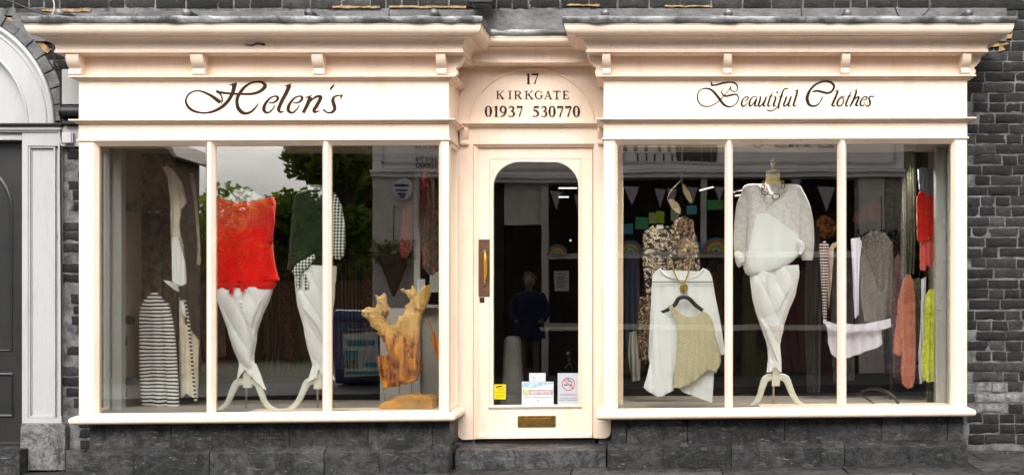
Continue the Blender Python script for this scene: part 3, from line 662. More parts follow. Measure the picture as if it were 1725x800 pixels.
GL={'0':[[(.13,.5,.22),(.22,.14,.14),(.5,.025,.06),(.78,.14,.14),(.87,.5,.22),(.78,.86,.14),(.5,.975,.06),(.22,.86,.14),(.13,.5,.22)]],
'1':[[(.56,.01,.2),(.56,1,.2)],[(.08,.17,.04),(.5,.06,.10)],[(.1,.985,.035),(1,.985,.035)]],
'9':[[(.14,.33,.2),(.25,.08,.12),(.5,.025,.06),(.75,.1,.12),(.86,.33,.2),(.72,.56,.08),(.45,.6,.06),(.22,.5,.12),(.14,.33,.2)],[(.87,.33,.2),(.82,.62,.18),(.58,.88,.12),(.1,.99,.04)]],
'3':[[(.06,.22,.07),(.28,.05,.06),(.58,.06,.12),(.76,.22,.18),(.62,.40,.09),(.33,.47,.04)],[(.33,.47,.04),(.68,.54,.12),(.86,.74,.2),(.66,.94,.1),(.32,.98,.05),(.05,.9,.13)]],
'7':[[(.04,.08,.15),(.98,.08,.15)],[(.93,.08,.07),(.66,.55,.09),(.42,1,.13)],[(.06,.05,.05),(.02,.27,.02)]],
'5':[[(.24,.08,.15),(.95,.08,.15)],[(.28,.08,.05),(.15,.44,.06)],[(.15,.43,.06),(.5,.42,.14),(.83,.64,.2),(.72,.88,.12),(.38,.98,.05),(.04,.9,.13)]],
'K':[[(.2,0,.17),(.2,1,.17)],[(0,.02,.04),(.42,.02,.04)],[(0,.98,.04),(.42,.98,.04)],[(.84,.03,.06),(.25,.58,.06)],[(.42,.4,.15),(.86,.98,.18)],[(.66,.02,.04),(1,.02,.04)],[(.64,.98,.04),(1.05,.98,.04)]],
'I':[[(.5,0,.18),(.5,1,.18)],[(.1,.02,.04),(.9,.02,.04)],[(.1,.98,.04),(.9,.98,.04)]],
'R':[[(.22,0,.17),(.22,1,.17)],[(0,.02,.04),(.3,.02,.04)],[(0,.98,.04),(.44,.98,.04)],[(.25,.03,.05),(.6,.05,.07),(.78,.26,.17),(.6,.48,.07),(.25,.52,.05)],[(.46,.5,.15),(.86,.98,.18)],[(.7,.98,.04),(1.05,.98,.04)]],
'G':[[(.86,.28,.04),(.74,.1,.06),(.5,.02,.06),(.2,.2,.14),(.11,.5,.19),(.22,.82,.13),(.52,.98,.06),(.82,.9,.06)],[(.84,.56,.16),(.84,.94,.16)],[(.62,.56,.04),(1.05,.56,.04)],[(.9,.03,.04),(.9,.3,.04)]],
'A':[[(.5,0,.06),(.12,1,.06)],[(.47,0,.15),(.84,1,.18)],[(.25,.66,.05),(.68,.66,.05)],[(-.04,.98,.04),(.28,.98,.04)],[(.62,.98,.04),(1.06,.98,.04)]],
'T':[[(.5,0,.18),(.5,1,.18)],[(.02,.03,.06),(.98,.03,.06)],[(.04,0,.04),(.02,.26,.03)],[(.96,0,.04),(.98,.26,.03)],[(.25,.98,.04),(.75,.98,.04)]],
'E':[[(.24,0,.18),(.24,1,.18)],[(.02,.03,.05),(.9,.03,.05)],[(.2,.5,.05),(.68,.5,.05)],[(.02,.97,.05),(.95,.97,.05)],[(.89,0,.04),(.9,.25,.04)],[(.94,1,.04),(1,.72,.04)],[(.68,.38,.04),(.68,.62,.04)]],
'O':[[(.12,.5,.2),(.22,.14,.14),(.5,.025,.05),(.78,.14,.14),(.88,.5,.2),(.78,.86,.14),(.5,.975,.05),(.22,.86,.14),(.12,.5,.2)]],
'D':[[(.22,0,.18),(.22,1,.18)],[(0,.02,.04),(.4,.02,.04)],[(0,.98,.04),(.4,.98,.04)],[(.3,.03,.05),(.7,.12,.12),(.88,.5,.2),(.7,.88,.12),(.3,.97,.05)]]}
def serif(mb,ch,x0,x1,y0,y1,Y,fn=W,mirror=False,k=0):
    H=y1-y0
    for i,st in enumerate(GL[ch]):
        pts=[(x0+(x1-x0)*((1-a) if mirror else a),y0+H*b,c*H) for a,b,c in st]
        mb.stroke(pts,Y,.003,fn,7,off=(k+i)*3e-5)

# ---------------------------------------------------------------- entrance between the bays
b0=F(895,750,.4)
ent=thing('shop_entrance','cream door surround and small cornice between the two bay windows, arched panel lettered 17 KIRKGATE','door surround',(b0.x,.46,.17))
SY=.455
dl=MB(); moulding(dl,745,1045,[(p,r*(1)) for p,r in [(.262,60),(.262,63)]+arcp(.258,63.5,.196,77.5,'ovolo')+[(.190,77.5),(.190,79.5)]+arcp(.184,80,.112,101,'cove')+[(.118,102.5),(.118,106),(.108,106),(.108,108)]],.60,SY,ends=False)
dl.build('cornice',cream,ent,smooth=True,sharp=28)
MB().box(745,107,1045,214,SY+.004,.62).build('arch_board',cream,ent)
# arched bead
pts=[(793+ (i/40)*207,0) for i in range(41)]
arch=[(896.5-103.5*math.cos(math.pi*i/40),205-88.5*math.sin(math.pi*i/40)) for i in range(41)]
m=MB()
m.tube([W(a,b,SY) for a,b in arch],[.0085]*41,8); m.build('arch_bead',cream,ent,smooth=True)
S=7.1875
ab=[c for c in ent.children if c.name.startswith('arch_board')][0]
k=0
for word,x0s,x1s,ya,yb in (('17',(758,832),(818,912),138,266),('KIRKGATE',(400,538,615,745,865,982,1090,1205),(498,598,715,852,965,1078,1180,1282),347,446),('01937',(265,368,442,548,650),(348,430,528,630,722),530,659),('530770',(842,945,1035,1138,1235,1330),(922,1020,1118,1215,1312,1412),530,659)):
    tx=MB()
    for ch,a,b in zip(word,x0s,x1s): serif(tx,ch,780+a/S,780+b/S,105+ya/S,105+yb/S,SY+.001,k=k); k+=8
    tx.build('lettering',brown_letter,ab)
moulding(MB(),764,1026,[(.045,205),(.045,208)]+arcp(.04,208.4,.012,213,'cove',4)+[(.004,214)],.62,SY,ends=False).build('lintel_moulding',cream,ent,smooth=True,sharp=28)
MB().box(766,214.2,1026,243,SY+.012,.62).build('lintel',cream,ent,bevel=.002)
for a,b in ((775.5,790),(1007,1019)):
    MB().xprism(a,b,[(SY-.05,214.3),(SY-.05,219),(SY-.035,228),(SY-.014,236),(SY-.018,238),(SY-.022,240),(SY-.018,243.5),(SY+.02,243.5),(SY+.02,214.3)],ref=SY).build('bracket',cream,ent,smooth=True,sharp=30)
# jambs with rounded lower corners
def rc(cx_,cy_,r,a0,a1,n=6): return [(cx_+r*math.cos(R(a0+(a1-a0)*i/n)),cy_+r*math.sin(R(a0+(a1-a0)*i/n))) for i in range(n+1)]
MB().poly([(770.5,243),(797,243),(797,739)]+rc(782,728,11.5,90,180),SY+.012,.62).build('jamb',cream,ent,bevel=.0015)
MB().poly([(1029,243),(1029,728)]+rc(1017.5,728,11.5,0,90)+[(1001.5,739),(1001.5,243)],SY+.012,.62).build('jamb',cream,ent,bevel=.0015)
m=MB(); m.vprism([(797.2,SY+.02),(804,SY+.045),(804,.62),(797.2,.62)],243,739,ref=SY); m.vprism([(1001.3,SY+.02),(994.5+4,SY+.045),(998.5,.62),(1001.3,.62)],243,739,ref=SY); m.xprism(797,1001.5,[(SY+.02,243.2),(SY+.045,249),(.62,249),(.62,243.2)],ref=SY)
m.build('inner_frame',cream,ent)
m=MB(); m.box(758,762,770,200,.44,.5); 
MB().box(800,739.5,1003,748,.52,.64).build('threshold',mat('threshold_dark',G(.01),rough=.9),ent)  # near-black strip painted in as the shadow gap between door and step
# lead over the small cornice
m=MB(); xs=[W(745,0,.19).x+(W(1045,0,.19).x-W(745,0,.19).x)*i/40 for i in range(41)]
for i,x in enumerate(xs):
    o=.004*noise.noise(Vector((x*18,2,2))); px=CX+x*FPX/(D+.185)
    for yy,rw in ((.185-o,60),(.178-o,55),(.185-o,50.5),(.25,49.5),(.25,60)): m.v.append(Vector((x,yy,F(px,rw+noise.noise(Vector((x*14,rw,0)))*1.0,yy).z)))
for i in range(40):
    for kk in range(5): m.f.append([5*i+kk,5*i+(kk+1)%5,5*i+5+(kk+1)%5,5*i+5+kk])
m.build('lead_flashing',lead_m,ent,smooth=True,sharp=50)
st=MB(); st.hexa([W(766,797,.15)+Vector((0,0,-.06)),W(1021,797,.15)+Vector((0,0,-.06)),W(1021,757.5,.15),W(766,757.5,.15),Vector((W(766,0,.15).x,.62,-.05)),Vector((W(1021,0,.15).x,.62,-.05)),Vector((W(1021,0,.15).x,.62,W(0,757.5,.15).z+.006)),Vector((W(766,0,.15).x,.62,W(0,757.5,.15).z+.006))])
tag(st.build('door_step',step_m,None,bevel=.008),'grey stone step in front of the cream shop door','step')

# door
DY=.515
door=thing('shop_door','cream shop door with tall round-topped glass, brass handle and letterbox','door',(W(900,0,DY).x,DY,.17))
def fillet_rect(x0,x1,y0,y1,rx,ry,n=8):   # rounded top corners
    p=[(x0,y1),(x0,y0+ry)]; p+=[(x0+rx-rx*math.cos(math.pi/2*i/n),y0+ry-ry*math.sin(math.pi/2*i/n)) for i in range(1,n+1)]
    p+=[(x1-rx+rx*math.sin(math.pi/2*i/n),y0+ry-ry*math.cos(math.pi/2*i/n)) for i in range(1,n+1)]+[(x1,y1)]
    return p
inner=fillet_rect(831,974.5,273,682,45,42)
ma=MB(); # leaf = ring between rectangle and opening, front + back + inside edge
outer=[(804.5,682)]+[(804.5,249.5)]+[(804.5,249.5)]*0
def leaf(mb,inn,x0,x1,y0,y1,Ya,Yb):
    n=len(inn); out=[]
    for i,(a,b) in enumerate(inn):
        if i==0: out.append((x0,b))
        elif i==n-1: out.append((x1,b))
        elif b>314 and a<900: out.append((x0,b))
        elif b>314: out.append((x1,b))
        else:
            out.append((x0+(x1-x0)*(a-inn[0][0])/(inn[-1][0]-inn[0][0]),y0))
    # force the corners
    li=max(i for i in range(n) if out[i][0]==x0 and out[i][1]>y0); out[li+1]=(x0,y0) if li+1<n else out[li]
    ri=min(i for i in range(n) if i>li+1 and out[i][0]==x1 and out[i][1]>y0); out[ri-1]=(x1,y0)
    b0=len(mb.v)
    for Y in (Ya,Yb):
        for q in (inn,out):
            for a,b in q:
                v=F(a,b,Ya); mb.v.append(Vector((v.x,Y,v.z)))
    for i in range(n-1):
        mb.f+=[[b0+i,b0+i+1,b0+n+i+1,b0+n+i],[b0+2*n+i,b0+3*n+i,b0+3*n+i+1,b0+2*n+i+1],[b0+i,b0+2*n+i,b0+2*n+i+1,b0+i+1],[b0+n+i,b0+n+i+1,b0+3*n+i+1,b0+3*n+i]]
leaf(ma,inner,804.6,998,249.6,682,DY,DY+.045)
ma.box(804.6,682.05,998,738,DY,DY+.045)
lf=ma.build('door_leaf',cream,door)
m=MB()
for a,b,c,d in ((824.4,268,825.6,684),(978,268,979.2,684),(824.4,267.4,979.2,268.4)): m.box(a,b,c,d,DY-.0025,DY)
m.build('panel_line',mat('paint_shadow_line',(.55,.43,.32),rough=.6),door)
gb=MB(); rim=fillet_rect(830,975.5,272,681,46,43); 
gb.tube([F(a,b,DY) for a,b in spline(rim,3)],.0055,8); gb.build('glazing_bead',cream,door,smooth=True)
m=MB(); m.xprism(823,980,[(DY-.014,683.5),(DY-.016,685),(DY-.002,689),(DY+.01,689),(DY+.01,683)],ref=DY); m.build('glazing_sill',cream,door)
m=MB(); m.xprism(806,997,[(DY-.02,731.5),(DY-.024,733),(DY-.024,738),(DY+.01,738),(DY,730.5)],ref=DY); m.build('weather_board',cream,door)
MB().poly(fillet_rect(829,976.5,271,684,42,40),DY+.018,DY+.024).build('door_pane',glass_d,door)
lb=MB(); lb.box(872,700,936,719,DY-.009,DY-.0005); L_=lb.build('letterbox',brass,door,bevel=.002)
MB().box(880,704.5,928,714.5,DY-.0115,DY-.0088).build('flap',mat('brass_flap',(.22,.12,.03),rough=.4,metal=.7),L_,bevel=.001)
hp=MB().box(806.5,403,825,499,DY-.006,DY-.0005).build('handle_plate',copper,door,bevel=.0015)
h=MB(); c1=W(817,427,DY); c2=W(816.5,476,DY)
hpts=[W(816.5,424,DY-.008),W(817,426,DY-.035),W(817.5,434,DY-.045),W(818,450,DY-.048),W(818,462,DY-.046),W(817,473,DY-.038),W(816.5,477,DY-.008)]
h.tube([Vector(p) for p in spline([tuple(q) for q in hpts],5)],[.006+.006*math.sin(math.pi*i/30)**2 for i in range(31)],10); h.build('pull_handle',brassy,hp,smooth=True)
h=MB(); 
for cy in (424,477): h.lathe([(.001,-.012),(.016,-.012),(.018,-.006),(.018,0)],W(816.5,cy,DY-.006),16,'y')
h.build('handle_rose',steel,hp,smooth=True)
MB().box(808,500.5,816,509,DY-.006,DY-.0005).build('keyhole_plate',mat('dark_bronze',(.06,.035,.02),rough=.4,metal=.6),door,bevel=.001)
MB().lathe([(.001,-.004),(.008,-.004),(.009,0)],W(961,405,DY),12,'y').build('door_stud',whitep,door)

# ---- paper and stickers inside the door glass
TY=DY+.012
def text(s,px,py,h,Y,m,parent,name='lettering',fn=W,align='CENTER',wscale=1.0,maxw=None):
    cu=bpy.data.curves.new('t','FONT'); cu.body=s; cu.align_x=align; cu.size=1; cu.extrude=.0
    ob=bpy.data.objects.new('t',cu); C.objects.link(ob); dg=bpy.context.evaluated_depsgraph_get(); dg.update()
    me=bpy.data.meshes.new_from_object(ob.evaluated_get(dg)); bpy.data.objects.remove(ob)
    c=fn(px,py,Y); s1=h*(D+abs(Y))/FPX/.70 if fn is RF else h*(D+Y)/FPX/.70
    xs=[v.co.x for v in me.vertices]; wx=(max(xs)-min(xs))*s1
    sx=s1*wscale
    if maxw: 
        mw=maxw*(D+Y)/FPX; sx=s1*mw/wx
    mb=MB(); mb.v=[Vector((c.x+v.co.x*sx,Y-.0004,c.z+v.co.y*s1)) for v in me.vertices]; mb.f=[list(p.vertices) for p in me.polygons]
    n=len(mb.v); bm=bmesh.new(); bm.from_mesh(me)
    return mb.build(name,m,parent,fix=False)
paperw=mat('white_card',(.60,.62,.64),rough=.5); paper_b=mat('pale_blue_print',(.22,.36,.48),(.5,.6,.64),scale=30,rough=.5)
inkb=mat('black_ink',G(.01),rough=.5); inkr=mat('red_ink',(.50,.06,.08),rough=.5); inkg=mat('grey_ink',G(.35),rough=.5); inkw=mat('white_ink',G(.85),rough=.5)
yel=mat('yellow_vinyl',(.80,.56,.005),rough=.35)
t=thing('cctv_sticker','yellow CCTV sticker at the lower left of the door glass','sticker',W(842,672,TY))
MB().box(832.5,647,852,672,TY,TY+.001,W).build('sheet',yel,t)
m=MB(); m.poly([(835,651),(845,648.5),(846.5,650.5),(836,653)],TY-.0014,TY-.0006,W); m.stroke([(840,654,.8),(840,656,.8),(846,656,.8)],TY-.001,.0004,W,2); m.stroke([(847,652,1),(847,656,.8)],TY-.001,.0004,W); m.stroke([(833.5,660,.5),(851,660,.5)],TY-.001,.0004,W); m.build('camera_symbol',inkb,t)
text('CCTV',842,669,4.2,TY-.001,inkb,t,maxw=14)
t=thing('shop_watch_notice','white and pale blue SHOP WATCH notice low in the door glass','notice',W(905,681,TY))
MB().box(879,642.5,932.5,681,TY,TY+.001,W).build('sheet',paperw,t)
m=MB(); m.poly([(879.6,643.5),(932,643.5),(932,646),(915,648),(905,652),(892,654),(879.6,652)],TY-.0008,TY-.0002,W); m.build('blue_wave',paper_b,t)
m=MB(); m.box(881,656,931.5,664,TY-.0012,TY-.0002,W); m.build('banner',mat('banner_mauve',(.42,.25,.25),rough=.5),t)
text('SHOP WATCH',911,662.6,5.2,TY-.002,inkw,t,maxw=34)
text('This shop is covered by Shop Watch',906,669.6,1.9,TY-.001,inkb,t,maxw=46)
m=MB(); m.poly([(887+5.6*math.cos(R(60*i+30)),660.5+5.6*math.sin(R(60*i+30))) for i in range(6)],TY-.0024,TY-.0013,W); m.build('badge',mat('badge_ochre',(.65,.5,.12),rough=.5),t)
m=MB(); m.poly([(887+3.6*math.cos(R(60*i+30)),660.5+3.6*math.sin(R(60*i+30))) for i in range(6)],TY-.0034,TY-.0026,W); m.build('badge_centre',mat('badge_green',(.25,.55,.42),rough=.5),t)
m=MB(); m.poly([(906+2*math.cos(R(30*i)),674.5+2*math.sin(R(30*i))) for i in range(12)],TY-.0012,TY-.0002,W); m.build('round_mark',inkg,t)
t=thing('small_sticker','small white sticker with a round symbol above the SHOP WATCH notice','sticker',W(905,642,TY))
MB().box(891.5,628,919,642,TY,TY+.001,W).build('sheet',paperw,t)
m=MB(); m.stroke([(898.5+4.6*math.cos(R(30*i)),635+4.6*math.sin(R(30*i)),.8) for i in range(13)],TY-.0008,.0004,W,3); m.stroke([(895.5,632,.7),(901.7,638.2,.7)],TY-.0009,.0004,W); m.stroke([(896.5,636,1.2),(899,634,1.6),(901,636.5,1)],TY-.001,.0004,W,3)
for r_ in (631,633.5,636,638.5): m.stroke([(905,r_,.5),(917-(r_%3),r_,.5)],TY-.0008,.0004,W)
m.build('symbol',inkg,t)
t=thing('no_smoking_sign','white NO SMOKING sign with red circle at the lower right of the door glass','sign',W(957,681,TY))
MB().box(939.5,628,975,681,TY,TY+.001,W).build('sheet',mat('sign_card',(.42,.46,.50),rough=.5),t)
m=MB(); m.stroke([(957.5+10.4*math.cos(R(20*i)),646.5+10.4*math.sin(R(20*i)),1.4) for i in range(19)],TY-.0014,.0006,W,3); m.stroke([(950,639.5,1.3),(965,653.5,1.3)],TY-.0020,.0006,W); m.build('red_ring',inkr,t)
m=MB(); m.box(950,647,956.5,648.6,TY-.0012,TY-.0003,W); m.box(958,647,964,648.6,TY-.0012,TY-.0003,W); m.stroke([(963.5,645.5,1.2),(962,642,1.2),(958,641.5,1.2),(957.5,638.5,1),(954,640,1)],TY-.0012,.0006,W,4); m.build('cigarette_symbol',inkb,t)
text('NO SMOKING',957.5,666,3.3,TY-.001,inkr,t,maxw=27)
text('It is against the law to',957.5,671,1.7,TY-.001,inkb,t,maxw=27); text('smoke in these premises',957.5,674.2,1.7,TY-.0011,inkb,t,maxw=30)

# ---------------------------------------------------------------- neighbour's doorway on the left
NY=.47
nb=thing('neighbour_door_surround','white arched door surround with panelled pilaster at the left edge','door surround',(W(70,0,NY).x,NY,-.06))
def arcpts(r,a0,a1,n=24,cx_=-98,cy_=208): return [(cx_+r*math.cos(R(a0+(a1-a0)*i/n)),cy_-r*math.sin(R(a0+(a1-a0)*i/n))) for i in range(n+1)]
MB().poly(arcpts(190,0,75)+arcpts(143,75,0),NY,.62,W).build('arch_band',whitep,nb,bevel=.003)
m=MB(); m.tube([W(a,b,NY-.008) for a,b in arcpts(186,0,75)],.018,8); m.build('arch_moulding',whitep,nb,smooth=True)
m=MB(); m.tube([W(a,b,NY-.002) for a,b in arcpts(176,0,75)],.008,8); m.build('arch_bead',whitep,nb,smooth=True)
m=MB(); m.tube([W(a,b,NY-.0) for a,b in arcpts(144,0,75)],.010,8); m.build('arch_bead',whitep,nb,smooth=True)
MB().poly(arcpts(143,0,75)+[(-98+143*math.cos(R(75)),208)],NY+.06,NY+.10,W).build('fanlight_panel',whitep,nb)
m=MB()
aa=arcpts(206,1,75,9)
for i in range(9):
    a0=1+i*74/9; m.poly(arcpts(207+(i%3)*1.5,a0+.25,a0+74/9-.25,3)+arcpts(191,a0+74/9-.25,a0+.25,3),NY-.012,.60,W)
m.build('arch_ring',lead_d,nb,bevel=.004)
m=MB(); m.box(-80,207.5,103,210.5,NY-.05,.6,W); m.box(-80,210.6,103,213.4,NY-.035,.6,W); m.build('capital_band',blackp,nb,bevel=.002)
m=MB(); m.box(-80,213.5,103,219,NY-.025,.6,W); m.box(-80,219.1,103,222.5,NY-.012,.6,W); m.build('capital',whitep,nb,bevel=.002)
# pilaster: frame round a sunk panel
m=MB(); m.box(37,222.6,47,712.5,NY,.62,W); m.box(97.5,222.6,103.5,712.5,NY,.62,W); m.box(47,222.6,97.5,246,NY,.62,W); m.box(47,704,97.5,712.5,NY,.62,W); m.box(47,246,97.5,704,NY+.03,.62,W)
m.build('pilaster',whitep,nb,bevel=.0015)
m=MB(); m.box(47.5,246.5,50.5,703.5,NY+.008,NY+.032,W); m.box(50.6,246.5,90,249.5,NY+.008,NY+.032,W); m.box(90,246.5,93,703.5,NY+.008,NY+.032,W); m.box(50.6,700,90,703.5,NY+.008,NY+.032,W); m.box(52.5,252,54,698,NY+.022,NY+.032,W)
m.build('panel_moulding',whitep,nb,bevel=.002)
MB().poly([(36,713),(104,713),(109.5,718),(110,792),(33.5,792),(34,718)],NY-.04,.62,W).build('plinth_block',stone_l,nb,bevel=.006)
m=MB(); m.box(-80,222.6,36.8,236,NY+.02,.62,W); m.box(-80,229,36.8,236,NY+.01,.62,W); m.build('door_head',whitep,nb,bevel=.002)
nd=thing('panelled_door','black panelled front door beside the white pilaster, cut by the left edge','door',(W(0,0,.58).x,.58,-.03))
BY=.58
MB().box(-120,236,37,752,BY,BY+.05,W).build('leaf',blackp,nd)
m=MB()
rim=[(-110,640)]+[(-98+140*math.cos(R(a)),360-100*math.sin(R(a))) for a in range(90,-1,-10)]
pth=[W(a,b,BY) for a,b in ([(-98,258)]+[(-98+117*math.cos(R(a)),352-94*math.sin(R(a))) for a in range(80,-1,-8)]+[(19,590),(-110,590)])]
m.tube(pth,.014,6,.8); m.build('panel_moulding',blackp,nd,smooth=True)
m=MB(); m.tube([W(a,b,BY) for a,b in [(-110,630),(21,630),(21,700),(-110,700)]],.014,6,.8); m.build('panel_moulding',blackp,nd,smooth=True)
MB().box(-120,745,37,775,BY-.06,BY+.05,W).build('door_sill',blackp,nd,bevel=.003)
MB().poly([(-80,757.5),(33,757.5),(33,800),(-80,800)],.30,.62,W).build('x',step_m,None,bevel=.006).name='door_step.001'
tag(bpy.data.objects['door_step.001'],'grey stone step below the black panelled door at the left edge','step')

# pipes and boxes in the gap between the two fronts
t=thing('gutter_hopper','pale grey flat panel above a black pipe stub, left of the cream signboard','hopper',W(118,245,.44))
MB().box(104,117,134,176,.43,.52,W).build('panel',whitep,t,bevel=.003)
m=MB(); m.tube([W(104,188.5,.44),W(140,188.5,.44)],.048,16); m.build('pipe',blackpl,t,smooth=True)
m=MB(); m.tube([W(104,188.5,.44),W(106,188.5,.44)],.054,16); m.build('pipe_collar',blackpl,t,smooth=True)
m=MB(); m.box(104,204,134,209,.40,.52,W); m.build('ledge',blackpl,t,bevel=.002)
m=MB(); m.box(104,213,134,247,.46,.52,W); m.build('lower_panel',whitep,t,bevel=.002)
t=thing('junction_box','small grey cable junction box on the white panel between the shopfronts','junction box',W(113,246,.44))
MB().box(103.5,223.5,119.5,241,.415,.459,W).build('box',greypl,t,bevel=.005)
MB().box(119.6,223.5,122.5,241,.425,.459,W).build('box_side',greypl,t,bevel=.002)
m=MB(); m.tube([Vector(p) for p in spline([tuple(W(a,b,.44)) for a,b in [(100,222),(102,240),(104,245),(109,245),(112,241.5)]],6)],.0045,6); m.build('cable',greypl,t,smooth=True)
m=MB(); m.tube([Vector(p) for p in spline([tuple(W(a,b,.45)) for a,b in [(86,40),(92,100),(100,118),(102,160),(102,300),(103.5,480),(104,700)]],8)],.006,6)
tag(m.build('cable',blackpl,None,smooth=True),'thin black cable running down the joint beside the white pilaster','cable')
m=MB(); m.tube([Vector(p) for p in spline([tuple(W(a,b,.40)) for a,b in [(-10,-6),(30,8),(60,20),(86,27),(94,29)]],8)],.006,6)
tag(m.build('cable.001',blackpl,None,smooth=True),'black cable sloping down to the lead at the top left corner','cable')
m=MB(); m.tube([Vector(p) for p in spline([tuple(W(a,b,.40)) for a,b in [(87,-6),(91,6),(91,17),(87,27)]],6)],.005,6)
tag(m.build('cable.002',greypl,None,smooth=True),'short pale wire hanging above the lead at top left','cable')
m=MB(); m.tube([Vector(p) for p in spline([tuple(W(a,b,.36)) for a,b in [(1512,-6),(1507,8),(1511,22),(1516,30)]],6)],.0055,6); tag(m.build('cable.005',blackpl,None,smooth=True),'left strand of black cable hanging above the right bay','cable'); m=MB(); m.tube([Vector(p) for p in spline([tuple(W(a,b,.36)) for a,b in [(1568,-6),(1570,6),(1563,18),(1553,28)]],6)],.0055,6)
tag(m.build('cable.003',blackpl,None,smooth=True),'right strand of black cable curving above the right bay','cable')
t=thing('floodlight','black floodlight housing cut by the top edge above the shop door','lamp',W(812,-4,.3))
MB().box(788,-22,830,4.5,.22,.42,W).build('housing',blackpl,t,bevel=.006)
MB().box(793,4.6,826,6.4,.25,.40,W).build('lens',mat('lens_grey',G(.12),rough=.2),t)
m=MB(); m.box(800,-14,818,-8,.42,.50,W); m.build('bracket',blackpl,t)
t=MB()
t.stroke([(412,75,1),(424,76.5,2),(433,73.5,2.2),(446,75.5,3.4)],-.128,.006,W,4); t.stroke([(430,75,1.6),(434,72,.8)],-.128,.006,W,2)
tag(t.build('twig',mat('dark_twig',(.03,.015,.01),rough=.8),None),'dark twig caught on the left cornice above the name','twig')
m=MB(); 
for (a,b) in [(434+5*i,727+6*j) for i in range(9) for j in range(3)]:
    q=W(a+random.uniform(-.5,.5),b+random.uniform(-.4,.4),.05); m.lathe([(.0001,-.003),(.005,-.003),(.005,0)],q,8,'y')
m.build('vent_holes',mat('vent_black',G(.004),rough=.9),bayL)

# ---------------------------------------------------------------- the shop windows' contents
black_h=mat('black_hanger',G(.015),rough=.35)
neckm=mat('yellow_neck_cloth',(.68,.58,.27),(.6,.5,.22),scale=20,rough=.7)
necky2=mat('grey_neck_cloth',(.30,.33,.30),rough=.7)
def S3(pts,Y,n=6,fn=W): return [Vector(p) for p in spline([tuple(fn(a,b,(c[0] if c else Y))) for a,b,*c in pts],n)]
def lerpr(r,m): 
    out=[]
    for i in range(m):
        t=i/(m-1)*(len(r)-1); k=min(int(t),len(r)-2); out.append(r[k]+(r[k+1]-r[k])*(t-k))
    return out
def legs(parent,pts_list,Y,w=.024):
    for pts in pts_list:
        p=S3(pts,Y,6); m=MB(); m.tube(p,lerpr([w*1.1,w*1.15,w,w*.9,w*.8,w*.45],len(p)),8,.6); m.build('leg',stand_m,parent,smooth=True)
def tri_stand(root,bx0,bx1,by0,by1,Y,left,right,rod):
    s=MB().box(bx0,by0,bx1,by1,Y-.02,Y+.02,W).build('stand',stand_m,root,bevel=.004)
    cx=(bx0+bx1)/2
    if left: legs(s,[left],Y)
    if right: legs(s,[right],Y)
    m=MB(); m.tube([W(rod[0],by1-2,Y+.02),W(rod[0],rod[1],Y+.12)],.008,8); m.build('rod',mat('rod_metal',(.35,.28,.22),rough=.4,metal=.6),s,smooth=True)
def scoop(m,cx,row,Y,hw,dp,fn=W):
    c=fn(cx,row,Y); hw=hw*(D+Y)/FPX; dp=dp*(D+Y)/FPX
    for v in m.v:
        u=abs(v.x-c.x)/hw
        if u<1 and v.z>c.z-dp*1.6:
            f_=max(0,min(1,(v.z-(c.z-dp*1.6))/(dp*1.6))); v.z-=dp*(1-u*u)**.7*f_*(1 if v.y<Y else .55)
# mannequin with the red top
YM=.36
mq=thing('mannequin','mannequin in a bright red lace-topped blouse and white trousers, left window','mannequin',(W(413,690,YM).x,YM,W(0,690,YM).z))
m=MB(); m.loft([(318,398,424),(326,392,432),(332,382,442),(340,366,456),(352,362,462)],YM,.045,seg=32,nz=0); m.build('neck_form',necky2,mq,smooth=True)
m=MB(); m.loft([(331.5,366,459,.5),(334,361,462,.75),(344,357,464,1),(360,356,463,1),(378,357,461,1.05),(387,357.5,460.5,1.05)],YM,.085,fold=(30,.004,1),nz=.004); scoop(m,412,332,YM,46,9); yk=m.build('blouse_yoke',lace_red,mq,smooth=True,sharp=80)
m=MB(); m.loft([(384,357,461.5,1.07),(400,357,459.5,1.1),(420,358,460,1.05),(440,357.5,463,1.0),(460,356,467,1.05),(471,355,470.5,1.08),(474,356,468,1.1)],YM,.086,fold=(46,.012,0),nz=.011,nf=12); rt=m.build('blouse',red_f,mq,smooth=True,sharp=80)
m=MB(); m.loft([(470,362,463,1.06),(476,361,465,1.12),(483,361,462.5,1.1),(487,362,461,1)],YM,.088,fold=(60,.006,0),nz=.005); m.tube(S3([(398,476,YM-.10),(404,470,YM-.115),(409,477,YM-.11),(402,480,YM-.11),(398,476,YM-.10)],0),.007,8); m.tube(S3([(400,478,YM-.11),(391,484,YM-.112),(389,495,YM-.112)],0),lerpr([.006,.012,.016],13),8,.5); m.tube(S3([(404,478,YM-.11),(408,486,YM-.112),(409,491,YM-.112)],0),lerpr([.006,.012,.014],13),8,.5)
m.build('tie_belt',red_f,rt,smooth=True,sharp=80)
m=MB(); m.tube(S3([(452,338,YM),(455,352,YM-.02),(455.5,372,YM-.02),(454,392,YM-.03),(455,408,YM-.03)],0),lerpr([.026,.030,.032,.028,.022],25),14,1.1); m.build('sleeve',lace_red,mq,smooth=True)
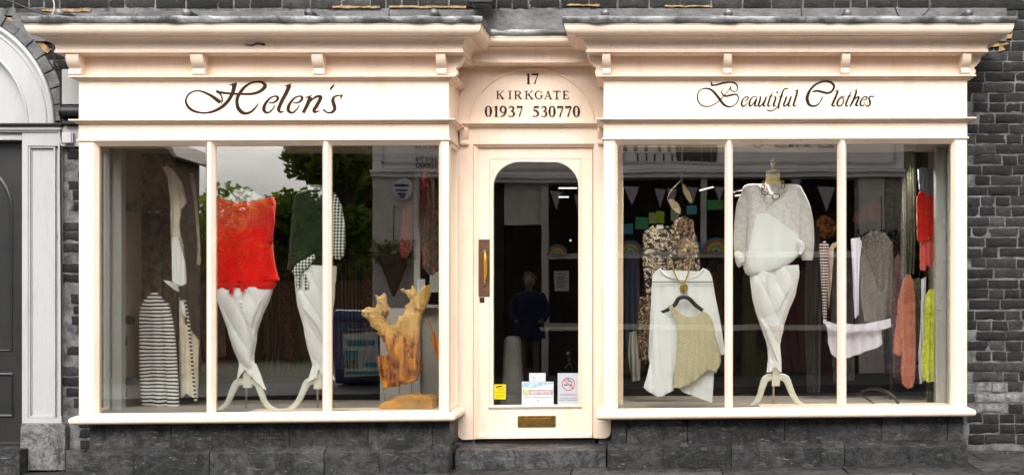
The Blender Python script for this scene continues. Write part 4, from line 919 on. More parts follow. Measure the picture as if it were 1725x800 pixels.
def trousers(parent,rows,flapL,flapR,Y,mt,seed,dp=.085,crease=()):
    m=MB(); m.loft(rows,Y,dp,fold=(0,0,0),nz=.011,nf=9,diag=.017,seed=seed,power=.8,seg=150,sub=12)
    k_=FPX/(D+Y)
    for v in m.v:
        if v.y<Y-.004:
            px=CX+v.x*k_; py=CY-(v.z-ZC)*k_
            for cpts,amt,side in crease:
                if cpts[0][1]<=py<=cpts[-1][1]:
                    for (xa_,ya_),(xb_,yb_) in zip(cpts,cpts[1:]):
                        if ya_<=py<=yb_:
                            xc=xa_+(xb_-xa_)*(py-ya_)/(yb_-ya_); d_=(xc-px)*side
                            e_=min(1,(py-cpts[0][1])/14,(cpts[-1][1]-py)/10)
                            if d_>0: v.y-=amt*e_*math.exp(-d_/26)
                            else: v.y+=amt*.5*e_*math.exp(d_/7)
                            break
    o=m.build("trousers",mt,parent,smooth=True,sharp=80)
    m=MB()
    for fl in (flapL,flapR):
        if fl: m.sheet(fl,Y-.035,.02,amp=.004,seed=seed,bulge=.01,cell=.012)
    if m.v: m.build('trouser_hem',mt,o,smooth=True,sharp=80)
    # crossing drape: raised fold lines
    return o
TR1=[(484,364,459,1,0),(500,366,456,1,0),(517,371,448,.98,0),(532,376,442,.95),(548,382,435,.9),(562,386.5,432,.85),(575,390,430.5,.75),(586,394,429,.68),(596,398,428,.6),(607,402.5,427,.5),(616,404,430,.45),(622,404,432,.42)]
tr=trousers(mq,TR1,[(403.5,612),(404,625),(399,640),(411,624),(413,614)],[(414,612),(412,623),(420,630),(430,640),(448,657),(441,640),(434,626),(431,612)],YM,white_lin,2,crease=[([(410,485),(413,508),(419,534),(426,558),(430,580),(427,600),(431,622)],.024,1),([(384,552),(392,572),(403,596),(414,616)],.010,-1),([(448,500),(438,520),(429,546),(426,556)],.010,1)])
def foldline(parent,pts,Y,rads,mt):
    p=S3(pts,Y,6); m=MB(); m.tube(p,lerpr(rads,len(p)),10,.55); return m.build('drape_fold',mt,parent,smooth=True)
tri_stand(mq,409,423,625,653,YM,[(411,642),(399,645),(391,660),(384,677),(374,687),(366,692)],[(421,642),(433,645),(440,662),(447,678),(458,688),(475,692)],(415,689))
# second mannequin
Y2=.38
mq=thing('mannequin.001','mannequin in a dark green knit top with black and white mesh sleeve and white trousers','mannequin',(W(530,690,Y2).x,Y2,W(0,690,Y2).z))
m=MB(); m.loft([(312,520,544),(322,514,550),(330,504,562)],Y2,.045,seg=32,nz=0); m.build('neck_form',necky2,mq,smooth=True)
m=MB(); m.loft([(321,512,556,.5),(328,500,565,.8),(345,495,568,1),(370,492,566,1),(395,490,563,1),(420,488,561,1),(440,486,562,1.05),(452,484,564,1.05),(456,490,562,1)],Y2,.085,fold=(40,.006,0),nz=.006); gt=m.build('knit_top',greenf,mq,smooth=True,sharp=80)
m=MB(); m.tube(S3([(558,328,Y2-.02),(566,350,Y2-.05),(570,380,Y2-.06),(571,405,Y2-.07),(569,425,Y2-.08),(563,434,Y2-.085)],0),lerpr([.028,.044,.046,.048,.05,.036],31),18,.8); m.build('mesh_sleeve',lace_bw,mq,smooth=True)
m=MB(); m.tube(S3([(497,462,Y2-.095),(506,450,Y2-.10),(518,442,Y2-.10),(530,430,Y2-.09)],0),lerpr([.03,.036,.03,.012],19),12,.5); m.tube(S3([(506,456,Y2-.1),(503,470,Y2-.105),(502,484,Y2-.105)],0),lerpr([.008,.014,.016],13),8,.5); m.tube(S3([(509,456,Y2-.1),(515,470,Y2-.105),(517,486,Y2-.105)],0),lerpr([.008,.014,.016],13),8,.5); m.build('mesh_tie',lace_bw,gt,smooth=True)
TR2=[(448,497,566,1),(470,496,565,1),(490,497.5,563,1),(507,500.5,562,.97),(530,506,560,.92),(548,511,558.5,.88),(566,515,557,.8),(585,519,556,.7),(600,523,554,.6),(612,526,553,.52),(622,527.5,552,.46)]
tr=trousers(mq,TR2,[(527,614),(526,628),(518,643),(533,636),(537,620),(536,612)],[(536,612),(540,628),(552,634),(564,640),(556,620),(553,612)],Y2,white_lin,5,crease=[([(504,480),(509,500),(517,520),(530,535),(541,552),(550,575),(554,600)],.022,-1),([(513,553),(522,575),(531,598),(538,616)],.014,1)])
tri_stand(mq,528,542,622,655,Y2,[(530,640),(518,644),(510,660),(502,676),(490,688),(476,692)],[(540,640),(548,646,Y2+.06),(552,660,Y2+.14),(556,674,Y2+.2),(560,682,Y2+.25),(563,685,Y2+.3)],(535,689))
# third mannequin, right window
Y3=.36
mq=thing('mannequin.002','mannequin in a sheer grey and white tunic with big ring necklace, right window','mannequin',(W(1307,686,Y3).x,Y3,W(0,686,Y3).z))
m=MB(); m.loft([(293,1290,1314,1),(303,1290,1314.5,1),(312,1288,1317,1),(320,1280,1326,1),(330,1268,1338,1.2)],Y3,.036,seg=40,nz=0,power=1); nk=m.build('neck_form',neckm,mq,smooth=True)
m=MB(); m.lathe([(.054,-.02),(.055,-.01),(.048,.0),(.034,.012),(.014,.02),(.011,.026),(.014,.03),(.011,.034),(.012,.04),(.020,.052),(.0215,.066),(.017,.082),(.006,.094),(.001,.095)],W(1301.5,288.5,Y3),20); m.build('finial',silver,nk,smooth=True)
m=MB(); m.loft([(311,1262,1343,.55),(315,1253,1350,.8),(325,1250,1353,1),(345,1253,1353,1.05),(365,1256,1351,1.1),(385,1257,1349,1.12),(405,1255,1348,1.18),(425,1252,1348,1.25),(438,1252,1346,1.28),(446,1256,1341,1.2),(449,1262,1334,1.05)],Y3,.085,fold=(30,.013,.6),nz=.008,nf=6,seed=3,seg=96,sub=9); scoop(m,1301,311,Y3,27,24)
cz=W(0,449,Y3).z; cxm=W(1300,0,Y3).x
for v in m.v:
    u=max(0,min(1,1-(v.z-cz)/.12)); v.z+=u*(.06*(v.x-cxm)/.17-.035*(1-((v.x-cxm)/.2)**2)); 
two,n_,b_=nodes('grey_and_white_knit'); b_.inputs['Roughness'].default_value=.85; b_.inputs['Sheen Weight'].default_value=.2
g_=n_.nodes.new('ShaderNodeTexCoord'); s_=n_.nodes.new('ShaderNodeSeparateXYZ'); n_.links.new(g_.outputs['Object'],s_.inputs[0])
def M2(op,a,b):
    k=n_.nodes.new('ShaderNodeMath'); k.operation=op
    for i,v in enumerate((a,b)):
        if isinstance(v,(int,float)): k.inputs[i].default_value=v
        else: n_.links.new(v,k.inputs[i])
    return k.outputs[0]
u_=FPX/(D+Y3)
X_=M2('MULTIPLY_ADD' if False else 'SUBTRACT',s_.outputs[0],(1273-1307)/u_)
lim=M2('ADD',M2('MULTIPLY',M2('MAXIMUM',M2('SUBTRACT',X_,18/u_),0.0),.70),M2('MULTIPLY',M2('MAXIMUM',M2('MULTIPLY',X_,-1.0),0.0),4.5))
rowz=(686-357)/u_
f_=M2('GREATER_THAN',M2('SUBTRACT',rowz,M2('ADD',s_.outputs[2],M2('MULTIPLY',noi(n_,6,3),.03))),lim)
n_.links.new(mixc(n_,f_,mixc(n_,ramp(n_,noi(n_,40,4),[(.4,0),(.6,1)]),(.58,.56,.57),(.70,.68,.69)),(.77,.785,.82)),b_.inputs['Base Color']); bump(n_,b_,noi(n_,260,2),.25,.002)
tn_=m.build('tunic',two,mq,smooth=True,sharp=80)
m=MB(); m.tube(S3([(1262,318,Y3),(1252,345,Y3-.02),(1248,380,Y3-.03),(1246,410,Y3-.04),(1247,440,Y3-.05),(1250,447,Y3-.05)],0),lerpr([.034,.048,.050,.045,.034,.026],31),18,.7); m.build('sleeve',grey_sheer,tn_,smooth=True)
m=MB(); m.tube(S3([(1342,318,Y3),(1352,345,Y3-.02),(1357,375,Y3-.03),(1359,405,Y3-.03),(1360,430,Y3-.03),(1360,438,Y3-.03)],0),lerpr([.034,.050,.058,.056,.044,.038],31),18,.7); m.build('sleeve',grey_sheer,tn_,smooth=True)
m=MB(); m.tube(S3([(1240,425,Y3-.06),(1246,432,Y3-.07),(1250,442,Y3-.07)],0),lerpr([.02,.03,.024],13),12,.7); m.build('cuff',white_f,tn_,smooth=True); m=MB(); m.tube(S3([(1341,403,Y3-.10),(1349,409,Y3-.10),(1351,419,Y3-.09),(1347,428,Y3-.09)],0),lerpr([.006,.018,.020,.010],19),12,.6); m.build('cuff',white_f,tn_,smooth=True)
TR3=[(446,1262,1345,1),(461,1262,1346,1),(476,1263,1344,1),(492,1265.5,1341,1),(510,1269,1334,.96),(527,1273,1327,.9),(542,1278,1322,.84),(555,1283,1319.5,.78),(566,1287,1316,.7),(577,1291,1314.5,.6),(594,1294,1314.5,.5),(610,1293,1315.5,.45),(618,1292.5,1316,.42)]
tr=trousers(mq,TR3,[(1293,610),(1291.5,627),(1299,626),(1305,614),(1303,608)],[(1305,608),(1307,617),(1313,626),(1317,626),(1316,608)],Y3,white_lin,8,crease=[([(1287,462),(1290,485),(1297,508),(1306,528),(1313,545),(1317,558)],.024,1),([(1277,535),(1287,556),(1298,582),(1308,606),(1313,618)],.016,-1),([(1334,478),(1322,498),(1313,516),(1309,530)],.010,1)])
tri_stand(mq,1300.5,1314,616,650,Y3,[(1302,634),(1290,638),(1284,652),(1279,668),(1272,679),(1262,686)],[(1312,634),(1324,638),(1331,654),(1338,669),(1347,680),(1360,685)],(1303,681))
nl=thing('ring_necklace','necklace of large gold and black rings around the yellow neck','necklace',W(1300,335,Y3-.1))
gold=mat('gold_links',(.62,.52,.34),rough=.3,metal=.7); darkl=mat('dark_links',(.06,.05,.04),rough=.3,metal=.5)
def ring(px,py,rx,ry,Y,mt,tilt=0,th=.0033):
    m=MB(); c=W(px,py,Y); m.tube([c+Vector((rx*math.cos(a)*math.cos(tilt)-ry*math.sin(a)*math.sin(tilt),-.004*math.cos(a),rx*math.cos(a)*math.sin(tilt)+ry*math.sin(a)*math.cos(tilt))) for a in [2*math.pi*i/20 for i in range(21)]],th,6,caps=False); m.build('link',mt,nl,smooth=True)
for (a,b,rx,ry,mt,tl) in ((1286,309,.009,.014,gold,.3),(1285.5,315,.010,.015,darkl,.2),(1288.5,323,.024,.024,darkl,0),(1295,335,.036,.030,gold,0),(1307,331,.028,.020,darkl,.2),(1316,321,.020,.020,gold,.2),(1319,314,.012,.016,darkl,-.3),(1318,308,.009,.015,gold,-.3),(1289,317,.016,.016,gold,0)):
    ring(a,b,rx,ry,Y3-.100-.004*random.random(),mt,tl)
# hanging white jersey and beige asymmetric top in the right window
YH=.40
t=thing('jersey_top','white long-sleeved jersey top stretched on a bar behind the beige knit','top',W(1150,600,YH))
m=MB(); m.sheet([(1099,463),(1106,455),(1112,451.5),(1118,459),(1126,465),(1140,468.5),(1158,468.5),(1172,464),(1180,457),(1185,451.5),(1194,456),(1199,466),(1205,500),(1213,540),(1222,596),(1214,598),(1204,560),(1202,600),(1200,640),(1100,640),(1092,600),(1097,530),(1098,490)],YH,.02,amp=.010,k=38,seed=1,bulge=.03)
m.build('body',white_f,t,smooth=True,sharp=80)
m=MB(); m.tube(S3([(1112,452.5),(1118,460.5),(1126,466),(1140,470),(1158,470),(1172,465.5),(1180,458.5),(1185,452.5)],YH-.03),.006,8); m.build('collar',white_f,t,smooth=True)
m=MB(); m.tube([W(1098,474.5,YH-.05),W(1204,474.5,YH-.05)],.0035,8); m.build('hanger_bar',black_h,t,smooth=True)
m=MB(); m.tube([W(1150,474.5,YH-.02),W(1150,300,YH-.02)],.0012,6); m.build('wire',black_h,t)
YT=.30
t=thing('asymmetric_top','sleeveless top half white, half beige flecked knit, on a black hanger','top',W(1150,660,YT))
m=MB(); m.sheet([(1102,531),(1112,524),(1124,533),(1136,541),(1143,545),(1140,580),(1137,620),(1134,645),(1135,657),(1124,662),(1117,666),(1107,668),(1098,662),(1090,658),(1084,652),(1089,636),(1095,610),(1099,575)],YT,.03,amp=.006,k=30,seed=2,bulge=.02)
m.build('white_half',white_f,t,smooth=True,sharp=80)
m=MB(); m.sheet([(1134,640),(1142,652),(1150,660),(1172,668),(1200,678),(1201,660),(1203,624),(1180,620)],YT+.01,.02,amp=.006,k=30,seed=5,bulge=.01)
m.build('white_hem',white_f,t,smooth=True,sharp=80)
m=MB(); m.sheet([(1125,515),(1131,512.5),(1137,520),(1146,528),(1160,534),(1172,531),(1184,524),(1192,528),(1198,534),(1203,550),(1207,575),(1213,597),(1215,608),(1212,616),(1208,622),(1206,629),(1200,622),(1191,622),(1180,632),(1166,643),(1152,650),(1140,653),(1134,652),(1137,620),(1140,580),(1142,546),(1137,538),(1130,526)],YT-.025,.03,amp=.008,k=34,seed=7,bulge=.035)
m.build('knit_half',knit,t,smooth=True,sharp=80)
m=MB(); m.tube(S3([(1113,526),(1124,522),(1136,514),(1143,503),(1152,500),(1161,503),(1172,514),(1184,523)],YT+.01),lerpr([.010,.014,.016,.016,.016,.016,.016,.014],43),10,.5); m.tube(S3([(1152,500),(1151,492),(1151,485),(1154,480),(1158,483)],YT+.01),.003,6)
m.build('hanger',black_h,t,smooth=True)
t=thing('pendant_necklace','long gold bead necklace with a round pendant over the white top','necklace',W(1152,485,.3))
m=MB(); c=[(1131,436),(1134,452),(1139,466),(1145,474),(1150,477)]; m.tube(S3(c,.345),.0055,8); m.tube(S3([(1164,436),(1162,450),(1158,464),(1154,473),(1151,477)],.345),.0055,8); m.build('cord',mat('gold_beads',(.52,.38,.16),(.3,.2,.08),scale=120,rough=.4,metal=.4),t,smooth=True)
m=MB(); m.lathe([(.001,-.008),(.024,-.006),(.031,0),(.031,.006),(.001,.010)],W(1152,485,.345),20,'y'); m.build('pendant',mat('gold_pendant',(.55,.40,.10),(.35,.24,.06),scale=50,rough=.35,metal=.6),t,smooth=True)
# printed wrap dress with leaves and bow above
t=thing('tiger_print_dress','black, cream and tan tiger-print dress hanging behind the white top','dress',W(1110,610,.75))
m=MB(); m.sheet([(1083,392),(1100,380),(1112,384),(1120,398),(1132,400),(1140,384),(1150,376),(1162,384),(1172,396),(1178,430),(1180,480),(1186,520),(1150,560),(1100,560),(1090,500),(1082,440)],.72,.03,amp=.012,k=30,seed=3,bulge=.05); m.build('bodice',tiger,t,smooth=True,sharp=80)
m=MB(); m.sheet([(1078,500),(1096,500),(1104,540),(1100,580),(1088,612),(1076,604),(1072,560)],.70,.03,amp=.012,k=40,seed=4,bulge=.02); m.build('skirt_end',leopard,t,smooth=True,sharp=80)
m=MB(); m.sheet([(1135,372),(1152,364),(1168,372),(1170,400),(1164,440),(1172,480),(1166,500),(1150,470),(1146,420),(1136,396)],.66,.02,amp=.01,k=30,seed=9,bulge=.02); m.build('leopard_scarf',leopard,t,smooth=True,sharp=80)
t=thing('hanging_leaf','cream dried leaf hung high behind the white top','ornament',W(1140,360,.6))
leafm=mat('dried_leaf',(.62,.50,.30),(.45,.34,.18),scale=20,rough=.6)
MB().sheet([(1124,336),(1132,335),(1142,342),(1147,352),(1146,361),(1138,357),(1130,349)],.6,.006,cell=.006,amp=.003,seed=1,bulge=.008).build('blade',leafm,t,smooth=True)
m=MB(); m.tube(S3([(1124,336),(1130,322),(1146,305)],.6),.0015,6); m.build('thread',leafm,t)
t=thing('hanging_leaf.001','second dried leaf hanging right of the cream one, upright','ornament',W(1160,340,.6))
MB().sheet([(1149,309),(1154,312),(1162,325),(1166,338),(1163,343),(1156,334),(1150,322)],.6,.006,cell=.006,amp=.003,seed=2,bulge=.008).build('blade',leafm,t,smooth=True)
m=MB(); m.tube(S3([(1149,309),(1148,300),(1148,290)],.6),.003,6); m.build('stalk',mat('green_stalk',(.12,.22,.06),rough=.6),t)
m=MB(); m.box(1106,379,1117,385,.64,.643,W); tg=tag(m.build('price_tag',paperw,None),'small white price tag on the tiger-print dress','price tag')
# left window, hanging clothes
YC=.75
t=thing('striped_cardigan','long navy and white striped cardigan hanging at the left','cardigan',W(270,690,YC))
m=MB(); m.loft([(492,256,264,.35),(499,249,271,.6),(507,242,277,.85),(524,236,281,1),(560,235,285,1),(600,235,289,1.1),(640,236,293,1.15),(675,238,295,1.2),(688,241,293,1.15)],YC,.06,fold=(44,.016,0),nz=.006,seed=2,seg=90); m.build('body',stripe_m,t,smooth=True,sharp=80)
m=MB(); m.tube(S3([(277,510,YC-.03),(283,545,YC-.05),(287,590,YC-.06),(290,640,YC-.06),(292,684,YC-.06)],0),lerpr([.03,.042,.045,.045,.045],25),16,.7); m.build('sleeve',stripe_m,t,smooth=True)
m=MB(); m.tube(S3([(262,500),(262,490),(258,482)],YC),.003,6); m.build('hanger',black_h,t,smooth=True)
t=thing('cream_blouse','cream gauze blouse hanging high in the left window','blouse',W(300,490,.6))
m=MB(); m.sheet([(272,281),(284,280),(296,290),(305,305),(309,330),(314,342),(306,352),(303,380),(309,420),(312,445),(314,470),(309,482),(300,478),(292,474),(291,440),(296,410),(299,395),(294,360),(288,330),(284,300)],.6,.03,amp=.012,k=50,seed=2,bulge=.02); m.build('body',creamf,t,smooth=True,sharp=80)
m=MB(); m.sheet([(290,400),(300,398),(312,440),(314,478),(304,482),(290,474)],.56,.02,amp=.008,k=40,seed=6,bulge=.01); m.build('lining',white_f,t,smooth=True,sharp=80)
t=thing('cream_waistcoat','cream cardigan with dark braided edge, low in the left window','cardigan',W(318,670,.8))
m=MB(); m.sheet([(303,500),(309,520),(314,545),(326,560),(333,572),(334,610),(332,672),(324,668),(316,660),(308,670),(302,640),(300,580),(305,560)],.8,.03,amp=.01,k=60,seed=3,bulge=.03); m.build('body',creamf,t,smooth=True,sharp=80)
m=MB(); m.tube(S3([(311,505,.76),(317,540,.74),(322,590,.73),(326,640,.73),(330,675,.74)],0),.011,8); m.build('braided_edge',blk_wht,t,smooth=True)
t=thing('tassel_scarf','thin beige scarf ending in a tassel, next to the first mullion','scarf',W(335,440,.7))
m=MB(); m.tube(S3([(322,292),(328,330),(332,370),(335,410),(335,428)],.7),lerpr([.016,.014,.012,.011,.010],25),8,.4); m.tube(S3([(335,428),(335.5,438),(334,446)],.7),lerpr([.01,.018,.014],13),8,.6); m.build('cloth',beige,t,smooth=True)
t=thing('pocket_scraps','two pale cloth corners hanging beside the striped cardigan','cloth',W(290,490,.7))
m=MB(); m.sheet([(274,471),(288,474),(300,480),(302,492),(294,488),(284,480)],.7,.01,cell=.006,amp=.004,bulge=.004); m.sheet([(303,508),(309,505),(312,520),(313,535),(307,524)],.7,.01,cell=.006,amp=.004,bulge=.004); m.build('cloth',white_f,t,smooth=True)
# textured panel with chain, dark vessels behind
t=thing('stone_panel','mottled brown stone-look panel at the back of the left window','panel',W(260,690,1.3))
m=MB(); m.box(232,250,272,690,1.3,1.36,W); m.build('panel_face',mat('stone_look',(.42,.33,.20),(.16,.12,.07),scale=14,rough=.8,bs=.8,bd=.02,bscale=14),t)
m=MB(); m.box(276,250,292,690,1.34,1.40,W); m.build('post',mat('stone_look2',(.36,.28,.17),(.18,.13,.08),scale=24,rough=.8,bs=.6,bd=.02,bscale=30),t)
t=thing('chain_necklace','tangled pale chain hanging on the mottled panel','necklace',W(243,300,1.27))
m=MB(); r=random.Random(5)
for j in range(3):
    p=[(247-j*2+r.uniform(-2,2),262+i*9) for i in range(10)]; p=[(a+2.5*math.sin(i*1.7+j),b) for i,(a,b) in enumerate(p)]
    m.tube(S3(p,1.27),.0035,5)
m.build('links',mat('chain_pale',(.55,.46,.33),rough=.4,metal=.4),t,smooth=True)
t=thing('brown_jug','dark shiny jug with a pale rim on a shelf at the left','jug',W(252,380,1.2))
m=MB(); m.lathe([(.03,-.12),(.08,-.06),(.10,0),(.085,.03),(.05,.045),(.055,.055),(.001,.056)],W(256,372,1.18),24); m.build('body',mat('dark_glaze',(.04,.035,.03),rough=.12),t,smooth=True)
m=MB(); m.lathe([(.02,0),(.06,.012),(.06,.02),(.02,.016)],W(262,361,1.16),20); m.build('rim',silver,t,smooth=True)
# driftwood sculpture
YD=.42
dt=thing('driftwood_sculpture','driftwood antler-like sculpture on three rods over a rough wooden base','sculpture',W(676,690,YD))
o3=lambda p:(600+p[0]/3.333,460+p[1]/3.333)
out=[o3(p) for p in [(32,215),(60,195),(100,202),(118,215),(150,250),(178,290),(205,305),(250,268),(300,215),(330,180),(365,110),(378,75),(404,68),(408,125),(392,180),(362,225),(350,300),(340,400),(348,500),(356,560),(335,600),(290,620),(210,632),(152,645),(150,600),(150,540),(136,520),(133,475),(158,455),(190,470),(180,420),(150,375),(118,345),(116,322),(80,300),(62,255)]]
m=MB(); m.poly(out,YD-.030,YD+.035,W)
def br(pts,rads): 
    p=S3([o3(q[:2])+tuple(q[2:]) for q in pts],YD,5); m.tube(p,lerpr(rads,len(p)),10)
br([(150,255),(128,210),(135,170),(122,140),(108,128)],[.04,.030,.026,.018,.006]); br([(140,165),(150,135),(153,112)],[.036,.028,.006]); br([(155,230),(162,190),(158,160)],[.04,.03,.02])
br([(215,330),(270,260),(320,180),(325,130),(315,65)],[.045,.034,.026,.022,.006]); br([(322,125),(290,108),(245,92)],[.03,.018,.007]); br([(300,210),(285,190),(272,182)],[.03,.02,.008]); br([(262,270),(248,248),(240,242)],[.03,.02,.01])
br([(345,200,YD-.03),(370,120,YD-.03),(395,75,YD-.03)],[.034,.030,.012]); br([(330,230,YD-.05),(325,330,YD-.055),(318,430,YD-.05),(335,540,YD-.03)],[.036,.042,.045,.05])
br([(45,215),(80,240),(130,290),(190,360,YD-.03),(230,450,YD-.05),(220,560,YD-.04)],[.022,.04,.05,.05,.045,.03]); br([(250,360,YD-.04),(262,460,YD-.06),(255,600,YD-.04)],[.03,.045,.04]); br([(155,470,YD-.02),(160,530,YD-.03),(165,620)],[.045,.04,.02])
wm,n_,b_=nodes('driftwood'); b_.inputs['Roughness'].default_value=.35
f_=ramp(n_,noi(n_,3.2,7,.65,mapv(n_,(6,6,1.0)),dist=1.0),[(.38,(.12,.018,.001)),(.46,(.50,.12,.003)),(.57,(.72,.28,.010)),(.7,(.85,.46,.06))])
g_=n_.nodes.new('ShaderNodeTexCoord'); s_=n_.nodes.new('ShaderNodeSeparateXYZ'); n_.links.new(g_.outputs['Object'],s_.inputs[0])
a_=n_.nodes.new('ShaderNodeMath'); a_.operation='MULTIPLY_ADD'; n_.links.new(noi(n_,3,3),a_.inputs[0]); a_.inputs[1].default_value=.35; n_.links.new(s_.outputs[2],a_.inputs[2])
k_=ramp(n_,a_.outputs[0],[(.62,0),(.80,1)])
n_.links.new(mixc(n_,k_,f_,(.78,.46,.14)),b_.inputs['Base Color']); bump(n_,b_,noi(n_,14,10,.7,mapv(n_,(5,5,1)),dist=1),.9,.02)
ob=m.build('carved_wood',wm,dt); solidify_blob(ob,.006,2)
for v in ob.data.vertices:
    q=v.co*9; q2=Vector((v.co.x*22,v.co.y*22,v.co.z*5)); d=noise.noise(q)*.014+(abs(noise.noise(q2))-.25)*.034+(abs(noise.noise(v.co*30))-.2)*.014; v.co+=v.normal*d
for p in ob.data.polygons: p.use_smooth=True
m=MB()
for a in (150,237,306):
    m=MB(); m.tube([W(*o3((a,570)),YD),W(*o3((a+8,735)),YD)],.006,8); m.build('rod',steel,dt,smooth=True)
m=MB(); m.poly([o3(p) for p in [(118,765),(125,738),(190,712),(245,690),(330,683),(400,690),(432,712),(436,765)]],YD-.11,YD+.11,W); ob=m.build('wooden_base',mat('rough_yellow_wood',(.70,.30,.02),(.40,.24,.09),scale=9,rough=.5,bs=.6,bd=.02,bscale=22),dt); solidify_blob(ob,.009,8)
for v in ob.data.vertices: v.co+=v.normal*noise.noise(v.co*13)*.016
for p in ob.data.polygons: p.use_smooth=True
# right end of the left window
t=thing('floral_dress','dark brown floral dress with red lining at the right end of the left window','dress',W(722,460,.7))
m=MB(); m.sheet([(709,305),(716,285),(728,270),(744,268),(748,300),(748,462),(738,456),(728,464),(718,458),(712,450),(711,425),(708,400),(713,360)],.7,.03,amp=.012,k=50,seed=3,bulge=.02); m.build('body',floral,t,smooth=True,sharp=80)
m=MB(); m.sheet([(710,302),(717,283),(724,275),(720,300),(715,345),(711,360)],.68,.01,cell=.006,amp=.003,bulge=.004); m.build('red_edge',maroon,t,smooth=True)
t=thing('red_scarf','translucent-looking dull red scarf hanging behind the driftwood','scarf',W(685,440,.9))
m=MB(); m.sheet([(688,292),(694,300),(694,360),(693,420),(686,434),(678,436),(673,424),(676,380),(680,340),(686,300)],.9,.02,amp=.008,k=60,seed=3,bulge=.01); m.build('cloth',maroon,t,smooth=True)
t=thing('white_display_unit','white post and grey cabinet at the right end of the left window','display unit',W(715,690,1.0))
MB().box(697,292,708,690,1.0,1.05,W).build('post',whitep,t,bevel=.003)
MB().box(640,519,745,690,1.06,1.25,W).build('cabinet',greywall,t,bevel=.003)
MB().box(700,513,748,518.5,.95,1.25,W).build('shelf',whitep,t,bevel=.003)
for nm,lb,(a,b,c,d),mt,Yp in (('leaflet','pale green printed leaflet on the white shelf behind the driftwood',(724,458,739,492),mat('pale_green_card',(.62,.72,.62),rough=.6),.99),('leaflet','white leaflet with blue picture left of the pale green one',(703,470,716,500),mat('white_blue_card',(.60,.70,.78),(.8,.8,.8),scale=30,rough=.6),.985)):
    t=thing(nm,lb,'leaflet',W((a+c)/2,d,Yp)); MB().box(a,b,c,d,Yp,Yp+.003,W).build('card',mt,t)
    m=MB()
    for i in range(6): m.stroke([(a+2,b+5+i*4,.7),(c-3-(i%3)*2,b+5+i*4,.7)],Yp-.0006,.0004,W)
    m.build('print_lines',inkg,t)
t=thing('hanging_club','short rough wooden club on a copper stick at the right end of the left window','ornament',W(735,600,.35))
m=MB(); m.tube([W(722,535,.35),W(730,562,.35)],.008,8); m.build('stick',mat('copper_stick',(.45,.20,.08),rough=.35,metal=.5),t,smooth=True)
m=MB(); m.tube(S3([(729,560),(733,575),(738,592),(742,606)],.35),lerpr([.012,.022,.028,.014],19),10); o=m.build('club',wm,t,smooth=True)
for v in o.data.vertices: v.co+=Vector((1,0,1))*noise.noise(v.co*40)*.01
# right end of the right window
def hang(nm,lb,cat,outl,Y,mt,k=60,seed=1,amp=.012,extra=None,th=.03,bulge=.02):
    t=thing(nm,lb,cat,W(sum(p[0] for p in outl)/len(outl),max(p[1] for p in outl),Y)); m=MB(); m.sheet(outl,Y,th,amp=amp,k=k,seed=seed,bulge=bulge); m.build('cloth',mt,t,smooth=True,sharp=80)
    tp=min(outl,key=lambda p:p[1]); m=MB(); m.tube(S3([(tp[0],tp[1]+2),(tp[0],tp[1]-4),(tp[0]+2,tp[1]-8),(tp[0]+3,tp[1]-5)],Y+.012),.0022,6); m.build('hanger_hook',black_h,t,smooth=True); return t
t=hang('red_tunic','red tunic with blue-grey shoulders hanging high at the right end','tunic',[(1545,330),(1551,322),(1562,330),(1571,326),(1576,340),(1577,400),(1573,401),(1562,400),(1557,407),(1546,406),(1545,380),(1546,345)],.58,red2,80,1)
m=MB(); m.sheet([(1547,285),(1553,281),(1563,284),(1571,283),(1573,300),(1574,332),(1564,331),(1553,334),(1549,320)],.585,.03,amp=.008,k=80,seed=1,bulge=.02); m.build('shoulders',bluegrey,t,smooth=True)
m=MB(); m.sheet([(1550,404),(1557,408),(1566,400),(1574,402),(1573,440),(1568,452),(1562,446),(1558,456),(1551,455)],.60,.03,amp=.01,k=90,seed=3,bulge=.01); m.build('hem',palecoral,t,smooth=True)
m=MB(); m.tube(S3([(1559,283),(1559,276),(1562,272)],.58),.002,6); m.build('hanger',black_h,t,smooth=True)
hang('grey_blue_shirt','narrow strip of grey-blue cloth right of the red tunic','shirt',[(1577,300),(1583,296),(1584,430),(1580,436),(1576,420),(1577,350)],.62,bluegrey,80,4)
hang('coral_dress','dusty coral dress with long sleeves hanging low at the right end','dress',[(1522,470),(1527,462),(1533,463),(1539,474),(1541,500),(1540,560),(1542,600),(1541,640),(1537,651),(1529,654),(1520,648),(1517,620),(1519,596),(1513,600),(1506,594),(1506,570),(1511,540),(1513,510),(1518,484)],.52,coral,90,2)
hang('lime_top','bright lime green crinkled shirt hanging at the right end','shirt',[(1558,500),(1564,488),(1576,486),(1580,500),(1577,520),(1576,560),(1578,600),(1574,640),(1562,644),(1553,636),(1552,600),(1556,560),(1558,530)],.50,lime,110,5,.018)
hang('lime_top.001','plain yellow-green garment behind the lime crinkled shirt','shirt',[(1579,500),(1584,496),(1585,650),(1580,662),(1577,640),(1579,560)],.56,lime,60,6)
hang('green_print_dress','green and black printed dress hanging between coral and lime ones','dress',[(1540,470),(1548,468),(1554,500),(1552,560),(1550,600),(1546,612),(1541,606),(1541,540)],.60,greenpat,80,3)
hang('pale_shirt','pale grey shirt edge left of the lime shirt','shirt',[(1552,470),(1560,466),(1558,500),(1556,560),(1552,620),(1556,640),(1550,646),(1547,600),(1551,540)],.57,lav,70,3)
hang('green_print_dress.001','mottled green dress end below the lime shirt','dress',[(1562,645),(1576,640),(1577,690),(1563,690),(1560,666)],.60,greenpat,80,5)
hang('brown_print_panel','tall dark dress with small green print hanging left of the red tunic','dress',[(1527,250),(1540,250),(1543,300),(1542,400),(1541,462),(1530,462),(1527,400)],.75,greenpat,40,8)
